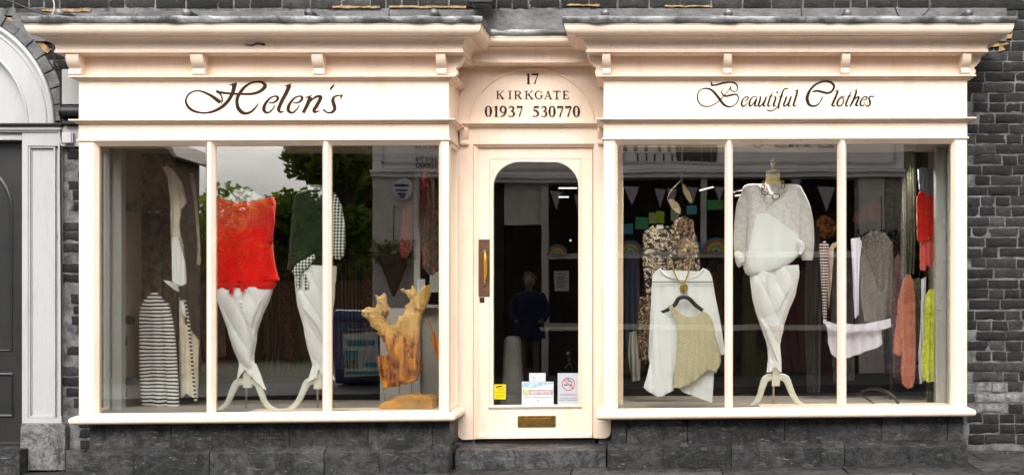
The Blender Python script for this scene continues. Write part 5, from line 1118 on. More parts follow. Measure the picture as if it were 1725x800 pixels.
t=hang('peach_hat','soft coral hat high in the third pane of the right window','hat',[(1434,372),(1440,358),(1450,352),(1462,343),(1478,342),(1488,350),(1490,366),(1480,372),(1464,371),(1448,377)],1.2,fabric('dull_peach',(.22,.065,.04),(.16,.04,.03)),20,4,.01)
hang('crochet_cardigan','long grey-brown crochet cardigan hanging in the right window, last pane','cardigan',[(1452,400),(1470,388),(1490,392),(1504,410),(1506,470),(1504,530),(1480,540),(1456,542),(1450,500),(1449,440)],.95,greyk,70,3)
t=hang('ruffled_skirt','lavender-white ruffled skirt across the second mullion of the right window','skirt',[(1386,541),(1392,546),(1404,548),(1420,544),(1440,546),(1460,545),(1480,542),(1494,538),(1500,545),(1496,552),(1484,553),(1486,580),(1478,584),(1470,588),(1460,590),(1450,595),(1440,598),(1428,602),(1412,605),(1400,596),(1394,575),(1396,556)],.56,lav,60,2,.018)
m=MB(); 
m.sheet([(1386,541),(1388,538),(1394,541),(1410,546),(1440,546),(1470,545),(1490,538),(1500,536),(1502,550),(1490,554),(1470,556),(1450,557),(1430,560),(1410,558),(1395,552)],.50,.02,amp=.014,k=90,seed=5,bulge=.02); m.build('frill',lav,t,smooth=True)
hang('white_lace_strip','pale lavender lace sleeve beside the second mullion of right window','sleeve',[(1434,402),(1448,400),(1452,410),(1448,440),(1446,480),(1446,530),(1440,536),(1438,500),(1438,450)],.8,lav,60,5)
hang('zigzag_scarf','pink and black zigzag scarf hanging right of the third mannequin','scarf',[(1380,412),(1388,406),(1396,412),(1396,450),(1393,500),(1392,540),(1387,546),(1385,500),(1382,450)],.8,bw_scarf,60,5)
hang('mauve_scarf','plain mauve-brown scarf right of the zigzag one','scarf',[(1396,420),(1402,410),(1412,406),(1411,412),(1404,420),(1401,470),(1396,520),(1394,480)],.82,beige,60,5)
for nm,lb,ct,ol,Y,mt,sd in (
 ('brown_coat','dark brown coat hanging behind the first mullion, left window','coat',[(340,330),(352,318),(364,322),(372,350),(376,470),(378,600),(350,604),(338,600),(336,440)],.95,brownf,3),
 ('olive_jacket','dull olive jacket behind the cream waistcoat, left window','jacket',[(300,352),(312,336),(330,334),(340,352),(342,500),(340,600),(304,600),(300,480)],1.15,fabric('olive_wool',(.10,.085,.05),(.06,.05,.03)),5),
 ('plum_dress','dark plum dress between the coral dress and the crochet cardigan','dress',[(1504,440),(1512,428),(1522,432),(1528,452),(1528,600),(1520,640),(1506,636),(1503,520)],.85,fabric('plum',(.10,.03,.04),(.05,.02,.03)),2),
 ('grey_long_dress','long grey-green ribbed dress behind the coral dress, right window','dress',[(1520,300),(1527,296),(1530,330),(1531,470),(1526,480),(1519,470),(1518,380)],.80,greyk,4),
 ('black_long_dress','long black dress left of the zigzag scarf, right window','dress',[(1358,392),(1366,384),(1376,388),(1382,410),(1384,560),(1382,660),(1360,660),(1356,540)],1.0,blackf,4),
 ('charcoal_coat','charcoal coat behind the ruffled skirt, right window','coat',[(1404,430),(1414,418),(1428,420),(1436,440),(1440,640),(1404,644),(1400,540)],1.05,fabric('charcoal',(.05,.05,.055),(.03,.03,.03)),6),
 ('rust_blouse','rust and orange blouse high behind the tunic shoulder, right window','blouse',[(1374,372),(1386,362),(1400,366),(1408,380),(1404,398),(1390,402),(1376,396)],1.3,patterned('rust_print',[(0,(.05,.02,.01)),(.46,(.45,.13,.02)),(.54,(.12,.10,.02)),(.6,(.5,.3,.05))],18),6),
 ('navy_top','navy top hanging just left of the tiger-print dress','top',[(1052,420),(1060,410),(1070,414),(1076,430),(1078,500),(1076,600),(1056,604),(1050,500)],1.1,fabric('navy',(.02,.025,.05)),2),
 ('grey_sweater','pale grey sweater edge at the foot of the tiger-print dress','sweater',[(1060,560),(1072,556),(1080,600),(1078,640),(1064,642),(1058,600)],1.0,greywall,2)):
    hang(nm,lb,ct,ol,Y,mt,60,sd,.015)
t=thing('hat_stand_foot','black curved metal foot of a stand at the bottom right of the window','stand',W(1480,685,.45))
m=MB(); m.tube(S3([(1450,660,.75),(1468,654,.6),(1490,658,.45),(1505,668,.4),(1514,680,.38)],0),lerpr([.008,.012,.014,.010],25),8); m.build('foot',black_h,t,smooth=True)
m=MB(); m.tube(S3([(1444,662,.6),(1456,668,.5),(1470,678,.4),(1476,684,.38)],0),.006,8); m.build('foot',black_h,t,smooth=True)
m=MB(); m.tube([W(1501,540,.9),W(1501,676,.9)],.01,8); m.build('pole',black_h,t,smooth=True)
# inside, behind the displays
t=thing('rear_counter','long dark wooden counter at the back of the shop','counter',W(1250,690,2.6))
MB().box(1030,622,1520,760,2.6,3.1,W).build('front',darkwood,t,bevel=.004)
MB().box(1020,612,1530,621,2.55,3.15,W).build('top',floorw,t,bevel=.004)
# rear rail of dark clothes
rl=thing('clothes_rail','dark metal clothes rail across the back of the shop','clothes rail',W(1280,640,2.3))
m=MB(); m.tube([W(1040,425,2.3),W(1560,425,2.3)],.015,8); m.build('bar',black_h,rl,smooth=True)
for a in (1042,1300,1558): m=MB(); m.tube([W(a,425,2.3),W(a,700,2.3)],.014,8); m.build('post',black_h,rl,smooth=True)
rl2=copy_tree(rl,rl.location+Vector((W(640,0,2.3).x-W(1500,0,2.3).x,.3,0)),'dark metal clothes rail behind the left window')
rl2.name='clothes_rail.001'
r=random.Random(12)
def garment_proto(lb,mt,seed):
    t=thing('hanging_garment',lb,'garment',(0,2.3,0),'dark clothes on the rear rails')
    m=MB(); ww=r.uniform(.16,.22); hh=r.uniform(.75,1.1)
    fnl=lambda a,b,Y:Vector((a,2.3,b))
    m.sheet([(-.03,0),(-ww*.6,-.05),(-ww,-.12),(-ww*1.05,-hh*.5),(-ww*1.1,-hh),(0,-hh-.02),(ww*1.1,-hh),(ww*1.05,-hh*.5),(ww,-.12),(ww*.6,-.05),(.03,0)],2.3,.05,cell=.03,amp=.03,k=55,fn=fnl,seed=seed,bulge=.04); m.build('cloth',mt,t,smooth=True,sharp=80)
    m=MB(); m.tube([Vector(p) for p in spline([(0,2.3,0),(0,2.3,.04),(.02,2.3,.07),(.03,2.3,.05)],4)],.004,5); m.build('hook',black_h,t,smooth=True)
    return t
GPR=[('dark brown garment on the rear rail',fabric('g_brown',(.09,.05,.035))),('near-black garment on the rear rail',blackf),('grey-brown patterned garment on the rear rail',floral),('dull olive garment on the rear rail',fabric('g_olive',(.07,.07,.03))),('dull plum garment on the rear rail',fabric('g_plum',(.10,.03,.05))),('grey striped garment on the rear rail',stripes('g_stripe',(.14,.13,.12),(.03,.03,.03),.03,axis=0))]
protos=[garment_proto(l,mm,i) for i,(l,mm) in enumerate(GPR)]
k=0
for rail,(a0,a1,YY) in enumerate(((1055,1545,2.3),(250,700,2.6))):
    a=a0
    while a<a1:
        p=protos[k%6] if k<6 else None
        loc=W(a,438,YY); loc.y=YY-2.3+2.3
        if k<6: o=protos[k]; o.location=loc
        else: o=copy_tree(protos[r.randrange(6)],loc)
        o.rotation_euler.z=R(r.uniform(20,75)); k+=1; a+=r.uniform(20,34)
for o in list(bpy.data.objects):
    if o.get('category')=='garment':
        o['label']=o['label'].split(' on the rear')[0]+(' on the rail far behind the right window' if o.location.x>-.8 else ' on the rail far behind the left window')
t=thing('dress_form_stand','pale grey tall rounded form standing inside behind the door glass','stand',W(863,680,1.6))
m=MB(); m.loft([(566,856,872,.8),(572,850,877,1),(600,848,879,1),(640,846,882,1),(682,842,886,1.1)],1.6,.10,nz=.004,power=.9); m.build('body',mat('polythene_grey',(.34,.32,.29),(.24,.22,.2),scale=8,rough=.35),t,smooth=True)
t=thing('wall_hook','small black hanging ornament inside low at the right of the door','ornament',W(957,620,1.3))
m=MB(); m.ball(W(957,596,1.3),.028); m.tube(S3([(957,600),(958,612),(952,620)],1.3),.01,6); m.tube(S3([(957,606),(962,616),(964,622)],1.3),.008,6); m.build('body',black_h,t,smooth=True)
t=thing('inner_frame_rail','pale horizontal rail inside behind the door glass','rail',W(940,556,1.5))
m=MB(); m.box(910,551,985,557,1.5,1.54,W); m.build('bar',mat('rail_grey',(.12,.10,.08),rough=.6),t)
# downlights in the display ceilings, each with its small lamp
wl=mat('lamp_white',(1,.93,.8),emit=5.0)
def downlight(px,py,Y,lb,first=[None]):
    if first[0] is None:
        t=thing('downlight',lb,'ceiling light',W(px,py,Y),'small ceiling lamps over the displays')
        MB().lathe([(.045,0),(.045,.012),(.032,.012),(.032,0)],W(px,py,Y),20).build('rim',whitep,t,smooth=True)
        MB().lathe([(.001,-.001),(.030,-.001),(.030,.002),(.001,.003)],W(px,py,Y),20).build('bulb',wl,t,smooth=True)
        first[0]=t
    else: t=copy_tree(first[0],W(px,py,Y),lb)
    ld=bpy.data.lights.new('lamp','SPOT'); ld.energy=24; ld.spot_size=R(100); ld.spot_blend=.8; ld.color=(1,.93,.84); ld.shadow_soft_size=.04
    lo=bpy.data.objects.new('lamp',ld); C.objects.link(lo); lo.parent=t; lo.location=(0,0,-.03); lo.rotation_euler=(R(-14),0,0)
for a,b,Y,l in ((275,243.5,.70,'small round lamp at the top of the first pane'),(381,243,.72,'small round lamp above the red blouse'),(533,250,.62,'small round lamp above the dark green top'),(695,247,.66,'small round lamp above the driftwood'),(1245,250,.62,'small round lamp above the tunic, left of its neck'),(1385,250,.62,'small round lamp right of the tunic mannequin'),(1530,248,.66,'small round lamp above the red tunic'),(1100,250,.64,'small round lamp above the tiger-print dress')):
    downlight(a,b,Y,l)
# strip lights at the back
tubem=mat('tube_white',(1,.97,.9),emit=1.0)
for i,(a,b,c,Y,l) in enumerate(((1236,1262,321,5.0,'thin strip light high at left of tunic mannequin, upper'),(1238,1280,327,4.0,'thin strip light just under the upper one, left of the tunic mannequin'),(1178,1202,318,4.8,'strip light behind the leaf ornaments'),(941,972,317,4.8,'strip light high at right in the door glass'),(941,958,332,5.2,'short strip light below the longer one in the door glass'))):
    t=thing('strip_light',l,'strip light',W((a+c)/2,b,Y),'strip lights at the back of the shop')
    m=MB(); m.tube([W(a,c-(0 if i>2 else -3),Y),W(b,c-(0 if i>2 else 3),Y)],.008,8); m.build('tube',tubem,t,smooth=True)
    m=MB(); m.tube([W(a,c-3,Y+.05),W(b,c-5,Y+.05)],.010,6); m.build('housing',blackpl,t,smooth=True)

for o in [o for o in bpy.data.objects if o.get('category')=='strip light'][::2]:
    ld=bpy.data.lights.new('tube_light','POINT'); ld.energy=30; ld.shadow_soft_size=.3; ld.color=(1,.9,.75)
    lo=bpy.data.objects.new('tube_light',ld); C.objects.link(lo); lo.parent=o; lo.location=(0,-.3,-.15)
# ---------------------------------------------------------------- the far side of the street (seen only mirrored in the panes)
OY=-10.6
opp=thing('opposite_shop','grey painted shop across the street, mirrored in the window panes','building',(RF(1075,0,OY).x,OY,-.1))
opp_w=mat('grey_timber_paint',(.62,.57,.52),(.50,.46,.42),scale=5,rough=.7); opp_f=mat('fascia_grey_paint',(.80,.76,.74),(.68,.64,.63),scale=3,rough=.6); opp_dark=mat('opposite_dark',(.02,.014,.01),rough=.8)
opp_stone=mat('rough_render',(.46,.42,.37),(.20,.18,.16),scale=26,rough=.95,bs=1,bd=.03,bscale=30)
m=MB(); m.box(625,-120,1525,178,OY-.02,OY-5,RF); m.build('upper_wall',opp_stone,opp)
m=MB(); m.box(625,182,1525,284,OY+.10,OY-.3,RF); m.build('fascia',opp_f,opp)
m=MB(); m.box(620,284.5,1528,289,OY+.22,OY-.3,RF); m.box(622,289.5,1527,297,OY+.16,OY-.3,RF); m.build('fascia_moulding',opp_f,opp)
m=MB(); m.box(641,182,645,279,OY+.13,OY+.102,RF); m.box(641,271,1512,275,OY+.13,OY+.102,RF); m.box(1508,182,1512,271,OY+.13,OY+.102,RF); m.build('fascia_frame',opp_w,opp)
m=MB(); m.box(625,297.5,702,650,OY+.05,OY-.4,RF); m.build('pilaster',opp_w,opp)
m=MB(); m.box(1449,297.5,1492,650,OY+.05,OY-.4,RF); m.build('pilaster',opp_w,opp)
m=MB(); m.box(1493,297.5,1525,650,OY+.02,OY-.4,RF); m.build('corner_wall',opp_stone,opp)
m=MB(); m.box(702,297.5,835,650,OY-.1,OY-.4,RF); m.build('side_panel',opp_dark,opp)
m=MB(); m.box(836,300,902,372,OY-.06,OY-.10,RF); m.build('roller_blind',opp_w,opp)
m=MB(); m.box(902,297.5,914,650,OY+.04,OY-.15,RF); m.build('post',opp_w,opp)
m=MB(); m.box(914.3,423,1448.7,433,OY+.03,OY-.1,RF); m.build('transom',opp_w,opp)
m=MB(); m.box(914.3,547,1448.7,556,OY+.06,OY-.1,RF); m.build('window_sill',opp_w,opp)
m=MB(); m.box(1181,297.5,1191,422.6,OY+.03,OY-.1,RF); m.build('mullion',opp_w,opp)
m=MB(); m.box(914.3,556.5,1448.7,650,OY+.0,OY-.12,RF); m.build('stall_riser',opp_dark,opp)
m=MB(); m.box(830,298,1450,650,OY-2.9,OY-3,RF); m.build('back_wall',opp_dark,opp)
fs=[c for c in opp.children if c.name.startswith('fascia') and 'm' not in c.name[6:]][0]
m=MB(); k=0
def rserif(ch,x0,x1,y0,y1,mm): 
    global k
    for i,st_ in enumerate(GL[ch]):
        pts=[(x0+(x1-x0)*(1-a),y0+(y1-y0)*b,c*(y1-y0)) for a,b,c in st_]; q=MB(); q.stroke(pts,0,.004,lambda a,b,Y:RF(a,b,OY+.112+k*2e-4+Y*0),7)
        n0=len(mm.v); mm.v+=q.v; mm.f+=[[n0+j for j in f] for f in q.f]; k+=1
for ch,a,b in (('O',1264,1290),('D',1299,1328),('A',1331,1346),('I',1354,1370),('E',1380,1408)): rserif(ch,a,b,205,248,m)
for ch,a,b in zip('IIIIII',(1045,1068,1084,1098,1112,1126),(1053,1080,1095,1108,1124,1138)): rserif(ch,a,b,258,272,m)
for ch,a,b in zip('IIIIII',(1049,1066,1084,1107,1122,1140),(1057,1076,1094,1115,1132,1152)): rserif(ch,a,b,222,254,m)
for ch,a,b in zip('ODOO',(1141,1160,1176,1192),(1158,1174,1190,1206)): rserif(ch,a,b,226,276,m)
for ch,a,b in zip('12510',(697,705,713,721,729) ,(704,712,720,728,736)): rserif(ch if ch in GL else '5',a,b,238,250,m) if ch!='2' else rserif('3',a,b,238,250,m)
for ch,a,b in zip('97101',(698,706,714,722,730),(705,713,721,729,736)): rserif(ch,a,b,263,273,m)
for ch,a,b in zip('00001',(698,706,714,722,730),(705,713,721,729,736)): rserif(ch,a,b,273.5,283,m)
m.build('sign_letters',inkb,fs,fix=True)
t=thing('alarm_box','round-cornered grey alarm box with dark lettering blocks, mirrored high left of the driftwood','alarm box',RF(675,335,OY))
m=MB(); m.poly([(663,304),(672,299),(683,299),(691,305),(692,316),(690,328),(681,335),(671,335),(662,328),(657,316)],OY+.20,OY+.055,RF); m.build('box',mat('alarm_grey',(.55,.58,.62),rough=.4),t,bevel=.01)
m=MB()
for a,b,c,d in ((662,309,686,313),(664,317,684,320),(667,323,682,327),(670,328,680,332)): m.box(a,b,c,d,OY+.206,OY+.201,RF)
m.build('lettering_blocks',mat('alarm_ink',(.02,.02,.07),rough=.5),t)
def basket(px,py,nm,lb,s=1.0,leafc=(.05,.10,.02),fl=(.35,.3,.15)):
    t=thing(nm,lb,'hanging basket',RF(px,py+70,OY+.35))
    c=RF(px,py,OY+.35); m=MB(); m.lathe([(.02,-.62*s),(.10*s,-.42*s),(.22*s,-.1*s),(.24*s,0),(.22*s,.01)],c,14); m.build('cone',mat('wicker',(.10,.07,.04),rough=.9,bs=.5),t,smooth=True)
    m=MB(); r=random.Random(3)
    for i in range(420):
        a=r.uniform(0,6.28); d=r.random()**.5*.34*s; p=c+Vector((d*math.cos(a),d*math.sin(a)*.6,r.uniform(-.12,.22)*s)); u=Vector((r.uniform(-1,1),r.uniform(-1,1),r.uniform(-1,1))).normalized()*.05; w=u.cross(Vector((r.random(),r.random(),1))).normalized()*.025
        m.add([p-u,p+w,p+u,p-w],[(0,1,2,3)])
    m.build('foliage',mat('basket_leaves_'+nm,leafc,fl,scale=14,rough=.7),t,fix=False)
    m=MB(); m.tube([c+Vector((0,0,.2)),c+Vector((0,0,.75)),c+Vector((0,-.3,.75))],.008,6); m.build('bracket',blackpl,t)
basket(661,430,'hanging_basket','cone-shaped hanging basket of leaves on the grey pilaster, mirrored above the driftwood')
basket(1487,415,'hanging_basket.001','dark bushy hanging basket mirrored in the last pane of the right window',1.1,(.02,.035,.01),(.05,.05,.03))
# bunting, paper squares, rainbows, strip light in the shop opposite
bun=[(917,312,938,345),(958,318,976,352),(1050,312,1078,346),(1103,316,1122,350),(1124,316,1140,355),(1158,314,1176,344),(1202,314,1222,338),(1334,300,1352,330),(1378,312,1408,356)]
bm_=[mat('bunting_pink',(.42,.36,.38),(.25,.2,.24),scale=20,rough=.9),mat('bunting_grey',(.30,.30,.34),(.2,.2,.22),scale=30,rough=.9)]
for i,(a,b,c,d) in enumerate(bun):
    t=thing('bunting_flag','triangular cloth pennant number on the string mirrored high in the panes','bunting flag',RF((a+c)/2,d,OY+.35),'bunting pennants of the shop opposite')
    t['label']='greyish triangular pennant mirrored '+['high in the door glass, left one','high in the door glass, right one','at top left of the tiger-print dress','above the tiger-print dress','right above the tiger-print dress','behind the dried leaves','beside the first mullion of right window','right of the silver finial','right of the tunic shoulder'][i]
    MB().poly([(a,b),(c,b+2),((a+c)/2,d)],OY+.36,OY+.352,RF).build('cloth',bm_[i%2],t)
cols=[('blue',(.05,.22,.30)),('green',(.05,.30,.12)),('pale yellow',(.40,.42,.16)),('lime',(.35,.50,.03)),('cream',(.45,.45,.32)),('teal',(.08,.30,.36)),('dark green',(.04,.28,.06))]
for i,(a,b,c,d,k_) in enumerate(((1046,376,1066,394,0),(1070,366,1092,386,1),(1093,358,1105,377,2),(1105,355,1119,376,3),(1130,350,1144,372,4),(1157,345,1174,360,5),(1190,336,1219,352,6))):
    t=thing('paper_square',cols[k_][0]+' paper square hung on the slanting string, mirrored over the printed dress','paper square',RF((a+c)/2,d,OY+.3),'coloured paper squares of the shop opposite')
    MB().box(a,b,c,d,OY+.30,OY+.296,RF).build('paper',mat('paper_'+cols[k_][0].replace(' ','_'),cols[k_][1],rough=.7),t)
for i,(a,b,rad) in enumerate(((930,425,18),(1062,424,20),(1160,424,24),(1207,424,24))):
    t=thing('rainbow_picture','paper rainbow on the window bar, mirrored '+['in the door glass','at the left edge of the right window','behind the white top, above its collar','beside the first mullion of the right window'][i],'rainbow',RF(a,b,OY+.1),'paper rainbows of the shop opposite')
    for j,cc in enumerate(((.05,.20,.34),(.50,.10,.03),(.60,.42,.06),(.12,.36,.10),(.55,.50,.36))):
        r1=rad*(1-j*.17); r2=rad*(1-(j+1)*.17)+.1
        MB().poly([(a+r1*math.cos(math.pi*q/12),b-r1*math.sin(math.pi*q/12)) for q in range(13)]+[(a+r2*math.cos(math.pi*q/12),b-r2*math.sin(math.pi*q/12)) for q in range(12,-1,-1)],OY+.12,OY+.115,RF).build('band',mat('rainbow_band_%d'%j,cc,rough=.7) if i==0 else bpy.data.materials['rainbow_band_%d'%j],t)
t=thing('window_notice','white printed notice mirrored in the right half of the door glass','notice',RF(938,489,OY+.1)); MB().box(925,454,951,489,OY+.1,OY+.095,RF).build('sheet',mat('notice_grey',G(.5),rough=.7),t)
m=MB()
for j in range(6): m.box(930,459+j*4.5,946-(j%3)*2,460.4+j*4.5,OY+.104,OY+.1005,RF)
m.build('print_lines',inkb,t)
# recycling bin and framed poster
t=thing('blue_bin','large dark blue bin mirrored between the second mannequin and the driftwood','bin',RF(600,640,-10.0))
bb_=mat('blue_plastic',(.010,.028,.12),rough=.35)
m=MB(); m.poly([(556,541),(634,541),(628,648),(562,648)],-9.9,-10.6,RF); m.build('body',bb_,t,bevel=.03)
m=MB(); m.poly([(552,538),(554,528),(562,522),(626,522),(634,527),(637,538)],-9.85,-10.65,RF); m.build('lid',mat('blue_plastic_lid',(.02,.05,.18),rough=.3),t,bevel=.03)
t=thing('poster_board','framed poster board with white and teal poster mirrored in front of the blue bin','poster board',RF(605,640,-9.6))
m=MB(); m.poly([(573,560),(578,554),(634,554),(638,560),(642,642),(574,642)],-9.60,-9.66,RF); m.build('frame',blackpl,t,bevel=.01)
MB().poly([(575,562),(633,558),(637,632),(578,636)],-9.592,-9.598,RF).build('poster',mat('poster_paper',(.42,.44,.42),rough=.6),t)
te=mat('poster_teal',(.03,.17,.19),rough=.6); m=MB()
m.box(582,574,629,583,-9.583,-9.590,RF); m.box(610,610,632,617,-9.583,-9.590,RF); m.box(580,625,636,630,-9.583,-9.590,RF); m.build('teal_bars',te,t)
m=MB(); m.box(578,590,601,606,-9.583,-9.590,RF); m.build('picture_top',te,t); m=MB(); m.box(578,606.2,601,620,-9.583,-9.590,RF); m.build('picture_bottom',mat('poster_dark',(.04,.035,.02),(.2,.2,.18),scale=20,rough=.6),t)
m=MB()
for j in range(6): m.box(606,590+j*3.2,632-(j%2)*4,591+j*3.2,-9.583,-9.590,RF)
m.build('print_lines',inkg,t)
# neighbouring dark buildings
dbrick=mat('dark_brick_far',(.10,.07,.05),(.16,.11,.08),scale=4,rough=.9)
t=thing('brick_house','dark brick house mirrored in the first pane of the left window','house',RF(150,640,-14)); 
m=MB(); m.poly([(-500,680),(-500,60),(286,250),(290,680)],-14,-15.4,RF); m.build('wall',dbrick,t)
m=MB(); m.poly([(-500,50),(282,236),(294,262),(290,264),(278,248),(-500,66)],-13.7,-15.5,RF); m.build('roof_edge',opp_w,t)
t=thing('brick_house.001','dark brick house mirrored at the right end of the right window','house',RF(1800,640,-13))
m=MB(); m.box(1545,-100,2600,680,-13,-17,RF); m.build('wall',dbrick,t)
f=MB().box(1640,330,1700,440,-12.96,-13.05,RF).build('window',opp_f,t); MB().box(1644,334,1696,436,-12.94,-12.955,RF).build('pane',blackp,f)
# low wall and trees beyond the road, left of the shop opposite
t=MB(); t.box(322,474,625,690,-20,-20.3,RF); tag(t.build('garden_wall',mat('brown_garden_wall',(.13,.07,.04),(.08,.05,.03),scale=9,rough=.9),None),'low brown garden wall mirrored below the trees','wall')
def leafmat(name,c1,c2):
    m=mat(name,c1,c2,scale=1.2,rough=.55); n=m.node_tree; b=n.nodes['Principled BSDF']; o=n.nodes['Material Output']
    t=n.nodes.new('ShaderNodeBsdfTranslucent'); x=n.nodes.new('ShaderNodeMixShader'); x.inputs[0].default_value=.5
    col=b.inputs['Base Color'].links[0].from_socket; n.links.new(mixc(n,1.0,col,(1.9,2.0,.9),'MULTIPLY'),t.inputs[0])
    n.links.new(b.outputs[0],x.inputs[1]); n.links.new(t.outputs[0],x.inputs[2]); n.links.new(x.outputs[0],o.inputs[0]); return m
def tree(nm,lb,px,Y,zb,h,cr_,n,leafs,c1,c2,seed,clumps=16,flat=1):
    r=random.Random(seed); b=RF(px,500,Y); b.z=zb; t=thing(nm,lb,'tree',b,'trees beyond the road')
    m=MB(); m.tube([b,b+Vector((.1,0,h*.35)),b+Vector((-.05,.1,h*.75))],[h*.03,h*.022,h*.008],8)
    for i in range(7):
        a=r.uniform(0,6.28); z0=h*r.uniform(.3,.65); m.tube([b+Vector((0,0,z0)),b+Vector((math.cos(a)*cr_*.4,math.sin(a)*cr_*.4,z0+h*.12)),b+Vector((math.cos(a)*cr_*.75,math.sin(a)*cr_*.7,z0+h*.22))],[h*.010,h*.007,h*.002],6)
    m.build('trunk',mat('bark_'+str(seed),(.06,.045,.03),rough=.95),t,smooth=True)
    m=MB(); cl=[]
    for i in range(clumps):
        a=r.uniform(0,6.28); q=r.random()**.5; cl.append((b+Vector((math.cos(a)*q*cr_,math.sin(a)*q*cr_*flat,h*(.13+.80*r.random()*(1-.3*q)))),cr_*r.uniform(.22,.42)))
    for i in range(n):
        c,rd=r.choice(cl); d=Vector((r.gauss(0,1),r.gauss(0,1),r.gauss(0,.8))).normalized()*rd*r.random()**.35
        p=c+d; u=Vector((r.uniform(-1,1),r.uniform(-1,1),r.uniform(-.6,.6))).normalized()*leafs*r.uniform(.6,1.3); w=u.cross(Vector((r.uniform(-1,1),r.uniform(-1,1),1))).normalized()*leafs*.55
        m.add([p-u,p+w,p+u,p-w],[(0,1,2,3)])
    m.build('crown',leafmat('leaves_'+str(seed),c1,c2),t,fix=False); return t
tree('broadleaf_tree','tall leafy tree mirrored behind the dark green top',572,-24,-.4,9.2,1.75,17000,.14,(.07,.12,.012),(.17,.23,.03),31,34)
tree('broadleaf_tree.001','broad dark tree mirrored between the second mannequin and the grey shop',655,-27,-.4,10.5,2.1,16000,.15,(.05,.09,.01),(.11,.16,.02),32,36)
tree('broadleaf_tree.002','lower round tree mirrored around the red blouse',425,-26,-.4,5.0,2.6,15000,.13,(.06,.10,.012),(.13,.18,.03),33,30)
tree('broadleaf_tree.003','lower tree mirrored behind the first mullion of the left window',330,-28,-.4,5.0,2.2,10000,.13,(.06,.09,.012),(.12,.16,.03),34,26)
tree('broadleaf_tree.004','small tree mirrored between the red blouse and the dark green top',488,-23,-.4,4.7,1.4,12000,.11,(.07,.12,.012),(.16,.2,.03),35,26)
tree('broadleaf_tree.005','dark tree mirrored at the far right of the right window',1590,-12.2,-.1,7.5,1.5,7000,.10,(.03,.05,.01),(.06,.09,.02),36,18)
r=random.Random(9); t=thing('hedge','dense green hedge mirrored behind the mannequins above the brown wall','hedge',RF(470,500,-31))
m=MB(); a=RF(240,372,-31.3); b=RF(700,500,-31.3); m.wbox(a.x,b.x,-32.5,-31.3,-.5,a.z); m.build('core',mat('hedge_core',(.03,.05,.008),(.05,.08,.015),scale=3,rough=.9),t)
m=MB()
for i in range(16000):
    p=Vector((r.uniform(a.x,b.x),-31.2+r.gauss(0,.22),r.uniform(-.4,a.z+.15))); p.z+=max(0,noise.noise(Vector((p.x*.7,1,2))))*1.2*(p.z>a.z-.8); u=Vector((r.uniform(-1,1),r.uniform(-1,1),r.uniform(-.6,.6))).normalized()*.15; w=u.cross(Vector((r.uniform(-1,1),r.uniform(-1,1),1))).normalized()*.09
    m.add([p-u,p+w,p+u,p-w],[(0,1,2,3)])
m.build('foliage',leafmat('hedge_leaves',(.06,.10,.012),(.15,.19,.03)),t,fix=False)
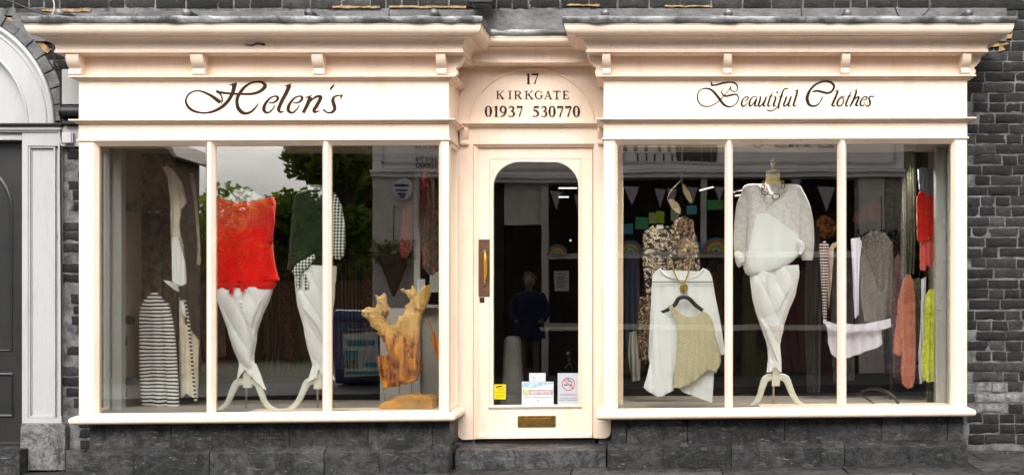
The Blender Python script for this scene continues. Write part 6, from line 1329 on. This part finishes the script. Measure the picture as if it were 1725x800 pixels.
# the woman mirrored in the door glass, standing across the road from the shop
pb=RF(880,500,-9.5); pb.z=-.19+.0188*pb.x+.09
pw=thing('person_group','x','person',pb); bpy.data.objects.remove(pw)
def person(base,h):
    t=thing('person','person with fair hair in a dark blue coat, mirrored in the door glass','person',base)
    s=h/1.68; V=lambda x,y,z:base+Vector((x,y,z))*s
    me=bpy.data.meshes.new('body'); 
    vs=[(0,0,.93),(0,0,1.12),(0,0,1.30),(0,0,1.42),(0,.01,1.50),(0,.02,1.58),(0,.02,1.66),
        (.09,0,.90),(.10,.01,.50),(.10,-.01,.10),(.10,.10,.03),(-.09,0,.90),(-.10,.02,.50),(-.10,0,.10),(-.10,.11,.03),
        (.18,0,1.38),(.24,.02,1.12),(.20,.16,.98),(.16,.24,.96),(-.18,0,1.38),(-.24,.02,1.12),(-.20,.16,.98),(-.16,.24,.96)]
    rad=[.13,.12,.14,.09,.05,.085,.07,.085,.06,.04,.035,.085,.06,.04,.035,.06,.045,.032,.035,.06,.045,.032,.035]
    ed=[(0,1),(1,2),(2,3),(3,4),(4,5),(5,6),(0,7),(7,8),(8,9),(9,10),(0,11),(11,12),(12,13),(13,14),(2,15),(15,16),(16,17),(17,18),(2,19),(19,20),(20,21),(21,22)]
    me.from_pydata([Vector(v)*s for v in vs],ed,[]); me.update(); o=bpy.data.objects.new('body',me); C.objects.link(o)
    o.modifiers.new('skin','SKIN'); 
    if not me.skin_vertices: 
        bm=bmesh.new(); bm.from_mesh(me); bm.verts.layers.skin.verify(); bm.to_mesh(me); bm.free()
    for i,sv in enumerate(me.skin_vertices[0].data): sv.radius=(rad[i]*s,rad[i]*s); sv.use_root=(i==0)
    sd=o.modifiers.new('sub','SUBSURF'); sd.levels=2; sd.render_levels=2
    dg=bpy.context.evaluated_depsgraph_get(); dg.update(); m2=bpy.data.meshes.new_from_object(o.evaluated_get(dg)); o.modifiers.clear(); o.data=m2
    m2.materials.clear(); m2.materials.append(mat('skin_dark_trousers',(.10,.07,.055),rough=.6)); 
    for p in m2.polygons: p.use_smooth=True
    o.parent=t
    fnl=lambda a,b,Y:base+Vector((a,Y,b))*s
    m=MB(); m.loft([(1.46,-.08,.08,.7),(1.42,-.17,.17,.9),(1.34,-.21,.21,1),(1.15,-.20,.20,1.05),(.95,-.22,.22,1.15),(.72,-.25,.25,1.2)],0,.15,fn=lambda a,b,Y:base+Vector((a*s,0,b*s)),nz=.01,seg=40); 
    for v in m.v: v.y+=base.y
    m.build('coat',navyf,t,smooth=True,sharp=80)
    for sg in (-1,1):
        m=MB(); m.tube([V(sg*.17,0,1.40),V(sg*.24,.02,1.24),V(sg*.26,.04,1.10),V(sg*.22,.15,1.0)],[.065*s,.07*s,.065*s,.05*s],12); m.build('coat_sleeve',navyf,t,smooth=True)
    m=MB(); m.ball(V(0,-.01,1.62),.115*s,.115*s,.13*s,28); 
    for v in m.v: q=noise.noise(v*16); v+=Vector((q,q*.5,noise.noise(v*9)))*.035
    m.build('hair',mat('fair_hair',(.10,.065,.03),(.04,.025,.012),scale=30,rough=.6),t,smooth=True)
    m=MB(); m.ball(V(0,.045,1.60),.085*s,.09*s,.11*s,16); m.ball(V(0,.135,1.59),.014*s,.02*s,.02*s,8); m.build('face',mat('face_skin',(.22,.13,.09),rough=.5),t,smooth=True)
person(pb,1.66)
